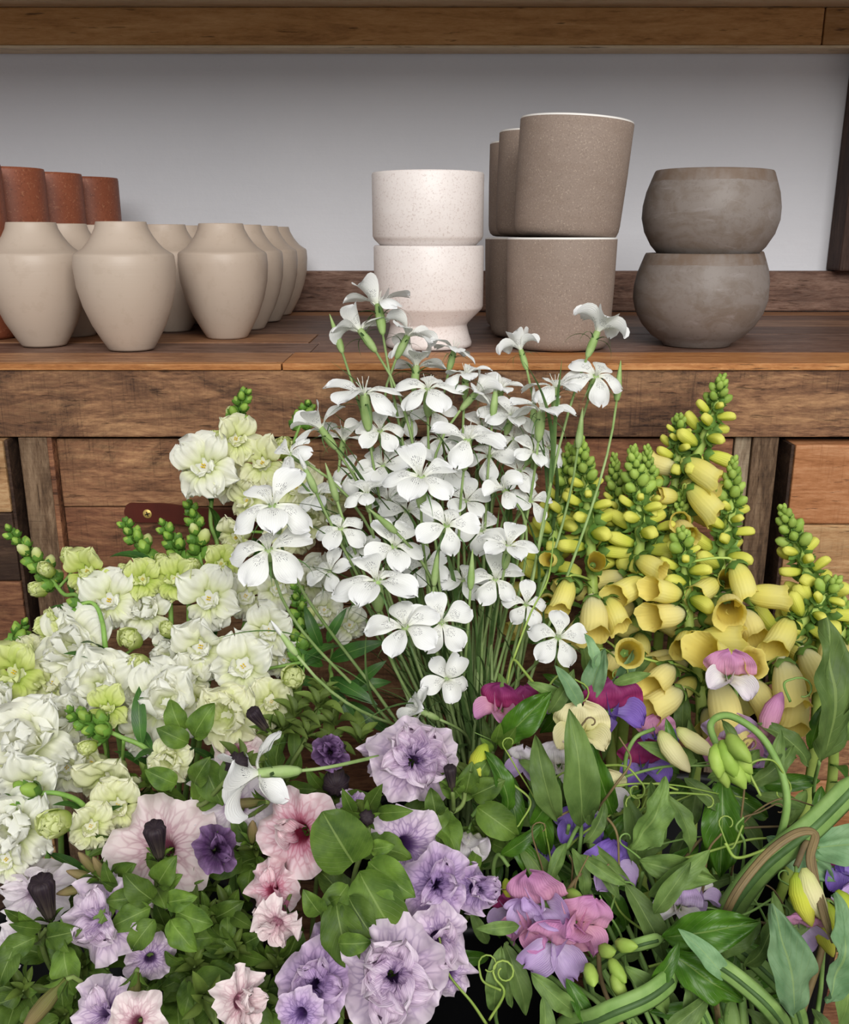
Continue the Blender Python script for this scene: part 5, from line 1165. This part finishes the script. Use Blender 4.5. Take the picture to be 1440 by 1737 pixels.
t, p = petunia([(545, 1180, .70), (520, 1250, .69), (480, 1380, .66)], 'bronze green petunia shoots with dark double buds by the gap', 3, narrow=True)
for q in [(540, 1180), (500, 1195), (570, 1210), (520, 1230), (480, 1220), (560, 1250), (610, 1240)]: rosette(t, P(q[0], q[1] + 20, .685), V3((rnd.uniform(-.3, .3), .8, .4)), 1.15)
pt_bud(t, p, 560, 1275, .66, 52, (.1, .3, .9), 'round'); pt_bud(t, p, 570, 1325, .64, 44, (.1, -.2, .9), 'round'); pt_bloom(t, p, 560, 1276, .655, 64, 'dark', (.1, .35, .9), 2, 5)
t, p = petunia([(790, 1330, .62), (780, 1370, .615), (720, 1395, .61), (640, 1440, .62)], 'leafy petunia shoot reaching towards the sweet peas', 4)
pt_bud(t, p, 765, 1320, .60, 50, (-.1, .9, .3), 'dark')
for q in [(790, 1345, 60, 80, .3), (800, 1350, 66, 30, .3), (810, 1370, 80, -30, .4), (780, 1350, 60, 130, .3), (760, 1370, 60, 220, .3), (800, 1330, 50, 60, .4), (750, 1395, 50, -100, .3), (740, 1385, 50, 100, .4)]: pt_leaf_at(t, q[0], q[1], PY(q[1], -.01), *q[2:], PT_LEAF[q[2] % 3])
# leafy shoots that fill the bunch
FILL = [((385, 1545), 'leafy petunia shoot beside the drooping rose bloom'), ((395, 1610), 'leafy petunia shoot above the pink profile bloom'), ((330, 1640), 'leafy petunia shoot with yellow-green sepals near the bottom'),
        ((140, 1640), 'leafy petunia shoot below the lilac double bloom'), ((40, 1680), 'leafy petunia shoot in the bottom corner'), ((470, 1640), 'leafy petunia shoot between pink and violet blooms'),
        ((435, 1440), 'leafy petunia shoot behind the rose bloom'), ((320, 1480), 'leafy petunia shoot behind the pale pink bloom'), ((215, 1420), 'leafy petunia shoot between snapdragon and pale pink bloom'),
        ((640, 1580), 'leafy petunia shoot above the largest double bloom'), ((560, 1350), 'leafy petunia shoot under the dark double bud'), ((480, 1330), 'leafy petunia shoot beside the stray corncockle'), ((255, 1330), 'leafy petunia shoot under the snapdragon stalk'),
        ((110, 1720), 'leafy petunia shoot at the bottom left of the lilac blooms'), ((350, 1560), 'leafy petunia shoot with a fuzzy tip in the centre left'), ((440, 1690), 'leafy petunia shoot beside the violet bottom bloom'), ((820, 1420), 'leafy petunia shoot by the pale sweet pea bud'), ((290, 1590), 'leafy petunia shoot under the dark bud')]
for (a, b_), lab in FILL:
    t, p = petunia([(a, b_, PY(b_, .03)), (a + rnd.uniform(-20, 20), b_ + 40, PY(b_, .06)), (a + (a < 400) * 60 - 20, b_ + 120, PY(b_, .11))], lab, 4, size=.8)
    for i in range(8):
        an = i * 137.5 + rnd.uniform(-20, 20); dr = rnd.uniform(2, 28)
        pt_leaf_at(t, a + dr * cos(radians(an)), b_ - dr * sin(radians(an)) + 6, PY(b_, .02 + rnd.uniform(-.01, .03)), rnd.uniform(40, 70), an, rnd.uniform(.1, .7), rnd.choice(PT_LEAF + PT_LEAFN), roll=rnd.uniform(-.9, .9))

# --- sweet peas
def sp_bud(_, me, mw, t):
    b_ = put('bud', me, mw, t); put('calyx', SP_CAL, mw @ Matrix.Scale(.95, 4), b_); return b_
def wp_(*pts): return [(a, b_, WY(b_, o)) for a, b_, o in pts]
t, p = sweet_pea(wp_((985, 1480, -.01), (960, 1530, .0), (1010, 1600, .01), (1025, 1680, .03)), 'sweet pea with a large pink and lilac flower cluster', .0016, 'sp_brown')
sp_flower(t, p, 925, 1535, WY(1535, -.015), 118, 'pink', 'lilac', (-.45, .1, .85), .5); sp_flower(t, p, 940, 1595, WY(1595, -.01), 118, 'pink', 'lilac', (-.1, -.3, .9), -.2, 1)
sp_flower(t, p, 975, 1565, WY(1565, -.02), 100, 'pink', 'pink', (.4, .0, .9), -.6); sp_flower(t, p, 905, 1560, WY(1560, -.012), 90, 'lilac', 'pink', (-.6, -.2, .7), .3, 1)
for q in [((1035, 1625), (.2, -.5, .8)), ((1045, 1600), (.4, .2, .8)), ((1000, 1635), (-.2, -.3, .9)), ((1040, 1650), (.2, -.8, .4)), ((1020, 1610), (.1, .3, .9)), ((965, 1515), (.1, .2, .9))]:
    c = P(q[0][0], q[0][1], WY(q[0][1], -.02)); put('bud', SP_BUDG, frame(c, V3(q[1]), 0, 1.1), t)
t, p = sweet_pea(wp_((960, 1440, .0), (985, 1400, .0), (975, 1500, .02), (950, 1640, .05)), 'sweet pea with violet flowers behind the pink cluster')
sp_flower(t, p, 1020, 1478, WY(1478, .005), 100, 'violet', 'lilac', (.5, .2, .8), -.4); sp_flower(t, p, 978, 1412, WY(1412, .02), 84, 'violet', 'violet', (0, .3, .9)); sp_flower(t, p, 925, 1450, WY(1450, .04), 50, 'violet', 'violet', (-.4, .2, .8))
t, p = sweet_pea(wp_((863, 1470, .0), (845, 1450, .0), (838, 1490, .02), (870, 1600, .05)), 'sweet pea with a dark magenta flower beside the pink cluster')
sp_flower(t, p, 868, 1535, WY(1535, .01), 84, 'magenta', 'lilac', (-.2, -.2, .9), .4)
for x in (858, 868): sp_bud(0, SP_BUD['yellow'], frame(P(x, 1490, WY(1490, -.01)), V3((.05, -1, .1)), 0, .62), t)
t, p = sweet_pea(wp_((860, 1190, .0), (880, 1240, .01), (900, 1330, .03)), 'sweet pea with a magenta bloom under the corncockle stems')
sp_flower(t, p, 850, 1205, WY(1205, .0), 84, 'magenta', 'pink', (-.4, .2, .85)); sp_flower(t, p, 890, 1205, WY(1205, .01), 76, 'magenta', 'lilac', (.4, .3, .8))
sp_flower(t, p, 890, 1290, WY(1290, .0), 66, 'white', 'lilac', (-.2, -.2, .9))
t, p = sweet_pea(wp_((1030, 1170, .0), (1020, 1240, .01), (1010, 1340, .04)), 'sweet pea with a magenta and violet bloom under the foxgloves')
sp_flower(t, p, 1033, 1208, WY(1208, .0), 110, 'magenta', 'violet', (.1, .1, .95))
t, p = sweet_pea(wp_((990, 1230, .0), (975, 1300, .02), (985, 1400, .05)), 'sweet pea with creamy white blooms in the middle of the foliage')
sp_flower(t, p, 985, 1248, WY(1248, -.01), 100, 'cream', 'cream', (-.1, .3, .9)); sp_flower(t, p, 948, 1300, WY(1300, .0), 84, 'white', 'white', (-.2, .1, .9)); sp_flower(t, p, 1020, 1338, WY(1338, .0), 80, 'cream', 'white', (.1, -.1, .9))
t, p = sweet_pea(wp_((1110, 1236, -.02), (1075, 1255, -.02), (1060, 1310, .0), (1080, 1420, .04)), 'sweet pea with two drooping cream yellow buds')
for q in [(1120, 1240, (.3, -.75, .5), 1.25), (1148, 1235, (.65, -.6, .4), 1.15)]: sp_bud(0, SP_BUD['cream'], frame(P(q[0], q[1], WY(1250, -.03)), V3(q[2]), 0, q[3]), t)
sp_flower(t, p, 1088, 1300, WY(1300, .02), 90, 'magenta', 'violet', (0, .1, .9)); sp_flower(t, p, 1110, 1250, WY(1250, .02), 70, 'pink', 'violet', (.1, .2, .9))
t, p = sweet_pea(wp_((1238, 1130, -.02), (1250, 1200, .0), (1230, 1320, .03)), 'sweet pea with blush blooms tangled in the foxglove bells')
sp_flower(t, p, 1235, 1150, .675, 90, 'pink', 'white', (-.2, .1, .95)); sp_flower(t, p, 1235, 1258, WY(1258, .01), 100, 'lilac', 'pink', (-.1, .0, .95)); sp_flower(t, p, 1285, 1265, WY(1265, .01), 80, 'pink', 'lilac', (.2, -.2, .9))
sp_bud(0, SP_BUD['pink'], frame(P(1298, 1250, WY(1240, -.02)), V3((.1, .95, .1)), 0, 1.3), t)
t, p = sweet_pea(wp_((1228, 1290, -.06), (1205, 1230, -.06), (1240, 1215, -.055), (1300, 1260, -.05), (1335, 1360, -.04), (1300, 1480, .0), (1240, 1620, .05)), 'sweet pea stem arching over with a nodding green bud cluster', .0026)
for q in [((1225, 1255), (.1, -.9, .3), 1.3), ((1238, 1260), (.4, -.85, .3), 1.2), ((1215, 1262), (-.2, -.9, .3), 1.1), ((1232, 1275), (.2, -.9, .4), 1.3), ((1245, 1280), (.3, -.9, .3), 1.0), ((1220, 1285), (0, -.9, .3), 1.0), ((1235, 1245), (.2, -.6, .7), 1.2)]:
    put('bud', SP_BUDG, frame(P(q[0][0], q[0][1], WY(1270, -.075)), V3(q[1]), 0, q[2] * 1.25), t)
t, p = sweet_pea(wp_((800, 1385, .0), (820, 1370, .0), (850, 1420, .03)), 'sweet pea with one rounded whitish petal near the petunias')
sp_flower(t, p, 795, 1412, WY(1400, -.005), 84, 'white', 'white', (-.1, -.3, .9), 3.0)
t, p = sweet_pea(wp_((1170, 1520, .0), (1150, 1560, .02), (1120, 1660, .05)), 'sweet pea with a small faded lilac bloom above the wavy leaf')
sp_flower(t, p, 1150, 1540, WY(1540, .0), 84, 'lilac', 'white', (-.3, .3, .9)); sp_flower(t, p, 1180, 1525, WY(1525, .01), 70, 'white', 'lilac', (.3, .5, .8))
t, p = sweet_pea(wp_((1350, 1470, -.03), (1370, 1430, -.03), (1385, 1500, -.02), (1395, 1600, .0), (1360, 1720, .03)), 'sweet pea with hanging lime yellow buds and a pink petal', .0022, 'sp_brown')
for q in [(1352, 1480, (-.05, -.95, .3), 1.15, 'yellow'), (1364, 1472, (.1, -.95, .3), 1.2, 'cream'), (1400, 1530, (.25, -.95, .2), 1.2, 'yellow'), (1420, 1510, (.4, -.8, .3), 1.1, 'yellow'), (1388, 1545, (.0, -.9, .3), 1.0, 'yellow'), (1428, 1540, (.5, -.7, .3), 1.0, 'yellow')]: sp_bud(0, SP_BUD[q[4]], frame(P(q[0], q[1], WY(1500, -.05)), V3(q[2]), 0, q[3]), t)
sp_flower(t, p, 1355, 1560, WY(1560, -.03), 84, 'pink', 'lilac', (-.1, -.5, .8)); sp_flower(t, p, 1412, 1470, WY(1470, .0), 84, 'magenta', 'violet', (.3, .1, .9)); sp_flower(t, p, 1435, 1530, WY(1530, .0), 74, 'lilac', 'violet', (.3, .0, .9)); sp_flower(t, p, 1425, 1435, WY(1435, .0), 60, 'cream', 'pink', (.3, .3, .9))
t, p = sweet_pea(wp_((825, 1280, -.02), (830, 1320, -.01), (840, 1400, .03)), 'sweet pea with an upright lime yellow bud by the lilac petunia')
sp_bud(0, SP_BUD['yellow'], frame(P(825, 1262, WY(1290, -.03)), V3((-.5, -.8, .3)), 0, 1.15), t)
for q in [(840, 1260, 50, 80, .3), (850, 1270, 60, 60, .3), (835, 1275, 40, 130, .3)]: pt_leaf_at(t, q[0], q[1], WY(1270, -.02), *q[2:], rnd.choice(PT_LEAFN))

# broad leaves: base pixel, length, direction, tilt, kind, label of the stem they grow on
BROAD = [
 ('sweet pea leaf stem with the wavy dark leaf in the middle of the foliage', (1212, 1330), [(1225, 1320, 150, -97, .35, 'dark', 0, 1), (1215, 1310, 60, 60, .3, 'dark', 0, 0), (1130, 1350, 90, -60, .4, 'leaf', 1, 0)]),
 ('sweet pea leaf stem with two scalloped bright leaves near the bottom', (1125, 1595), [(1125, 1590, 150, 22, .5, 'dark', 0, 1), (1130, 1610, 130, -30, .5, 'dark', 1, 1), (1110, 1550, 100, 60, .2, 'leaf', 0, 0)]),
 ('sweet pea leaf stem with a folded green leaf under the magenta bloom', (865, 1270), [(845, 1262, 120, 48, .3, 'dark', 0, 1), (880, 1290, 80, -30, .3, 'leaf', 1, 0), (850, 1300, 110, -75, .4, 'dark', 0, 0)]),
 ('sweet pea leaf stem with a tall pale twisted leaf beside the cream blooms', (965, 1400), [(985, 1400, 190, 96, .3, 'leaf', 0, 0), (945, 1390, 130, 108, .3, 'leaf', 1, 0), (1000, 1430, 90, -45, .4, 'leaf', 0, 0), (905, 1330, 110, -80, .3, 'dark', 1, 0)]),
 ('sweet pea leaf stem with long upright leaves at the picture edge', (1390, 1290), [(1390, 1290, 230, 88, .3, 'leaf', 0, 1), (1410, 1260, 180, 70, .3, 'leaf', 1, 0), (1430, 1250, 150, 60, .3, 'blue', 0, 0), (1370, 1300, 100, 130, .3, 'leaf', 1, 0)]),
 ('sweet pea leaf stem with grey-green broad leaves in the bottom corner', (1370, 1640), [(1345, 1720, 180, 100, .2, 'blue', 0, 1), (1400, 1700, 160, 75, .2, 'blue', 1, 1), (1420, 1560, 170, -95, .4, 'leaf', 0, 0), (1300, 1420, 120, -30, .3, 'blue', 0, 1), (1360, 1440, 140, 10, .2, 'blue', 1, 1)]),
 ('sweet pea leaf stem with oval leaves below the pink cluster', (860, 1600), [(855, 1600, 110, -70, .3, 'leaf', 0, 0), (850, 1605, 100, -100, .3, 'leaf', 1, 0), (880, 1570, 70, 175, .4, 'leaf', 0, 0), (920, 1690, 100, -90, .3, 'leaf', 0, 0), (960, 1660, 90, -60, .3, 'dark', 0, 0), (900, 1650, 100, -40, .2, 'leaf', 1, 0)]),
 ('sweet pea leaf stem with dull broad leaves in the dark middle', (1090, 1480), [(1085, 1460, 120, -10, .3, 'leaf', 0, 1), (1070, 1440, 120, 60, .3, 'leaf', 1, 1), (1060, 1500, 130, -60, .3, 'leaf', 0, 0), (1120, 1430, 90, 100, .2, 'leaf', 1, 0), (1100, 1520, 120, 40, .2, 'leaf', 0, 0), (1040, 1380, 120, 110, .3, 'dark', 0, 0), (1060, 1350, 110, -80, .4, 'leaf', 1, 0)]),
 ('sweet pea leaf stem with small folded leaves above the pink cluster', (980, 1450), [(985, 1450, 80, -30, .4, 'leaf', 0, 0), (970, 1440, 76, -70, .5, 'leaf', 1, 0), (960, 1430, 70, -120, .4, 'leaf', 0, 0), (990, 1430, 70, 60, .3, 'leaf', 1, 0), (1000, 1400, 70, 90, .3, 'leaf', 0, 0), (1010, 1470, 60, -50, .4, 'leaf', 0, 0)]),
 ('sweet pea leaf stem with leaves hanging over the black gap', (870, 1420), [(865, 1400, 110, -60, .3, 'dark', 0, 0), (880, 1430, 110, -50, .3, 'leaf', 1, 0), (860, 1380, 100, 100, .3, 'dark', 1, 0), (900, 1400, 90, 60, .3, 'dark', 0, 0), (850, 1450, 80, 40, .3, 'dark', 0, 0)]),
 ('sweet pea leaf stem with leaves under the foxglove bells', (1180, 1290), [(1180, 1290, 100, 160, .3, 'leaf', 0, 0), (1200, 1320, 90, 30, .3, 'leaf', 1, 0), (1160, 1320, 80, -40, .3, 'leaf', 0, 0), (1270, 1330, 90, 40, .3, 'leaf', 1, 0), (1300, 1330, 90, 80, .3, 'leaf', 0, 0), (1140, 1290, 70, 100, .3, 'dark', 0, 0), (1250, 1310, 80, 100, .2, 'leaf', 1, 0)]),
 ('sweet pea leaf stem with leaves at the bottom beside the bucket rim', (1240, 1680), [(1230, 1660, 110, 130, .2, 'blue', 0, 0), (1260, 1640, 120, 60, .2, 'leaf', 1, 0), (1200, 1690, 100, -150, .3, 'leaf', 0, 0), (1170, 1660, 90, -95, .4, 'leaf', 1, 0), (1280, 1600, 110, 30, .2, 'leaf', 0, 0), (1210, 1620, 90, 40, .3, 'leaf', 1, 0), (1100, 1680, 90, 60, .2, 'dark', 0, 0), (1060, 1640, 100, -40, .2, 'leaf', 1, 0)]),
 ('sweet pea leaf stem with blue-green lobed foliage before the foxgloves', (1010, 1170), [(1000, 1190, 90, 80, .3, 'blue', 0, 1), (1020, 1180, 90, 50, .3, 'blue', 1, 0), (985, 1200, 80, 120, .3, 'blue', 0, 0), (1010, 1140, 60, 100, .3, 'blue', 1, 0), (1040, 1160, 60, 20, .3, 'leaf', 0, 0), (960, 1190, 70, 150, .3, 'leaf', 0, 0), (930, 1210, 80, 60, .2, 'leaf', 0, 0)]),
]
LS = []
for lab, (a, b_), lv in BROAD:
    t, p = sweet_pea([(a, b_, WY(b_, .0)), (a - 10, b_ + 60, WY(b_, .03)), (a, b_ + 160, WY(b_, .09))], lab, .0015, cat='foliage', name='leafy_sweet_pea', group='sweet pea leaf stems'); LS.append((t, p))
    for x, y, L, an, ti, kk, j, wav in lv:
        pt_leaf_at(t, x, y, WY(y, -.015 + rnd.uniform(-.01, .01)), L * 1.08, an, ti, (WAVY if wav else OVAL)[kk][j], roll=rnd.uniform(-.5, .5))
    for i in range(9):                                        # smaller leaves lower on the same stem
        an = i * 137.5; dr = rnd.uniform(20, 90)
        x, y = a + dr * cos(radians(an)), b_ + 20 - dr * 0.7 * sin(radians(an))
        pt_leaf_at(t, x, y, WY(y, .045), rnd.uniform(60, 100), an + rnd.uniform(-30, 30), .3, rnd.choice(OVAL['leaf'] + OVAL['dark']), roll=rnd.uniform(-.6, .6))
# thick winged stems
def winged(pts, w, lab, mat='sp_stem'):
    q = [(a, b_, WY(b_, o)) for a, b_, o in pts]; b0 = base_pt('sp')
    t = thing('sweet_pea', lab, 'flower', b0)
    path = catmull([P(*x) for x in q] + [rim_pt('sp', P(*q[-1])), b0], 8)
    put('winged_stem', tube_mesh('winged_stem', path, w, w, M[mat], 8, flat=.3, nrm=NN, rfn=lambda u: w * min(1, .3 + u * 12)), Matrix.Translation(path[0]), t)
    k = [pt + NN * w * .22 for pt in path[2:-10]]
    tube('ridge', k, w * .28, w * .28, M['sp_brown' if mat == 'sp_brown' else 'cc_sepal'], t, 6)
    return t, path
W1 = winged([(1470, 1310, -.04), (1380, 1400, -.03), (1290, 1475, -.02), (1230, 1560, .02), (1200, 1660, .07)], .0105, 'thick winged sweet pea stem running in from the picture edge')
W2 = winged([(1125, 1592, -.01), (1085, 1602, -.01), (1040, 1618, .01), (1000, 1680, .06)], .0052, 'flat winged sweet pea stem ending at the scalloped leaves')
W3 = winged([(1150, 1650, -.02), (1100, 1690, -.02), (1020, 1725, -.01), (960, 1760, .03)], .0085, 'broad winged sweet pea stem low beside the black gap')
W4 = winged([(1190, 1620, -.03), (1250, 1660, -.03), (1310, 1715, -.02), (1330, 1760, .03)], .0065, 'winged sweet pea stem slanting down to the bucket rim')
W5 = winged([(1240, 1600, -.01), (1290, 1640, -.01), (1345, 1700, .0), (1360, 1770, .04)], .0060, 'second winged sweet pea stem slanting down beside the first')
W6 = winged([(1412, 1600, -.05), (1392, 1530, -.055), (1374, 1460, -.06), (1382, 1414, -.06), (1345, 1416, -.06), (1290, 1460, -.05), (1235, 1540, -.03), (1210, 1640, .04)], .0030, 'brownish arching sweet pea stem over the grey-green leaves', 'sp_brown')
W7 = winged([(1180, 1650, .0), (1185, 1700, .0), (1210, 1770, .03)], .0045, 'short winged sweet pea stem at the bottom edge')
# tendrils
for i, pts, r, m, cu, cr in [
    (0, [(1230, 1430, .58), (1250, 1455, .575), (1300, 1440, .575), (1310, 1435, .58)], .0011, 'sp_tendril', 0, .005), (3, [(1015, 1370, .62), (1045, 1330, .61), (1070, 1290, .62), (1050, 1250, .63)], .0010, 'sp_brown', 0, .006),
    (3, [(1015, 1372, .62), (1045, 1410, .60), (1050, 1470, .59)], .0010, 'sp_brown', .8, .006), (3, [(1015, 1372, .62), (970, 1375, .61), (940, 1390, .61)], .0010, 'sp_brown', 0, .006),
    (12, [(960, 1240, .68), (920, 1180, .69), (890, 1140, .69), (870, 1120, .70), (860, 1160, .70)], .0013, 'sp_tendril', 0, .008), (12, [(920, 1180, .69), (950, 1145, .69), (990, 1160, .69)], .0009, 'sp_tendril', .9, .009),
    (12, [(870, 1120, .70), (900, 1040, .72), (930, 980, .73), (940, 900, .74)], .0009, 'sp_tendril', 0, .01), (6, [(825, 1737, .51), (800, 1700, .51), (760, 1650, .52), (745, 1590, .52)], .0010, 'sp_tendril', 0, .01),
    (6, [(830, 1730, .51), (855, 1685, .51), (840, 1660, .515)], .0009, 'sp_tendril', 1.4, .008), (6, [(850, 1680, .51), (820, 1665, .515), (812, 1640, .52)], .0008, 'sp_tendril', 1.0, .007),
    (10, [(1150, 1340, .63), (1110, 1330, .63), (1090, 1370, .62)], .0008, 'sp_tendril', 1.2, .008), (10, [(1080, 1350, .62), (1140, 1345, .62), (1200, 1348, .62)], .0009, 'sp_tendril', .6, .006), (7, [(1090, 1380, .62), (1120, 1360, .61), (1130, 1400, .61)], .0008, 'sp_tendril', 1.0, .007),
    (4, [(1290, 1350, .60), (1270, 1300, .61), (1310, 1290, .61), (1340, 1330, .61)], .0009, 'sp_tendril', .7, .008), (4, [(1340, 1190, .66), (1330, 1160, .66), (1350, 1150, .66)], .0010, 'sp_stem', .7, .010), (7, [(1010, 1300, .64), (1060, 1300, .63), (1090, 1330, .62)], .0009, 'sp_tendril', 1.0, .007),
    (11, [(1230, 1700, .51), (1250, 1680, .51), (1230, 1660, .515)], .0008, 'sp_tendril', 1.2, .006), (11, [(1100, 1640, .53), (1150, 1630, .53), (1180, 1650, .525)], .0008, 'sp_tendril', .8, .006), (5, [(1320, 1610, .53), (1345, 1580, .53), (1350, 1640, .525)], .0009, 'sp_brown', .8, .008),
    (10, [(1260, 1400, .6), (1240, 1440, .59), (1220, 1400, .6)], .0008, 'sp_tendril', .9, .006), (12, [(1000, 1140, .70), (1020, 1100, .71), (1060, 1130, .70)], .0008, 'sp_tendril', 1.0, .008), (8, [(990, 1330, .63), (960, 1310, .63), (930, 1330, .63)], .0008, 'sp_tendril', 1.0, .008), (9, [(870, 1330, .62), (900, 1360, .61), (880, 1400, .605)], .0008, 'sp_tendril', .8, .007)]:
    tendril(LS[i][0], pts, r, m, cu, cr)

# thin stalks that criss-cross the sweet pea foliage
for i in range(34):
    t_ = LS[i % 13][0]; a, b_ = rnd.uniform(900, 1420), rnd.uniform(1240, 1640); an = rnd.uniform(0, pi); L = rnd.uniform(50, 120); o = rnd.uniform(-.03, .02)
    q = [(a + L * k * cos(an) + rnd.uniform(-14, 14), b_ - L * k * sin(an) + 20 * k * k + rnd.uniform(-10, 10), WY(b_, o)) for k in (-1, -.3, .4, 1)]
    tendril(t_, q, rnd.uniform(.0006, .0012), rnd.choice(['sp_tendril', 'sp_stem', 'sp_stem', 'sp_brown']), rnd.choice([0, 0, .8, 1.3]), rnd.uniform(.004, .008))
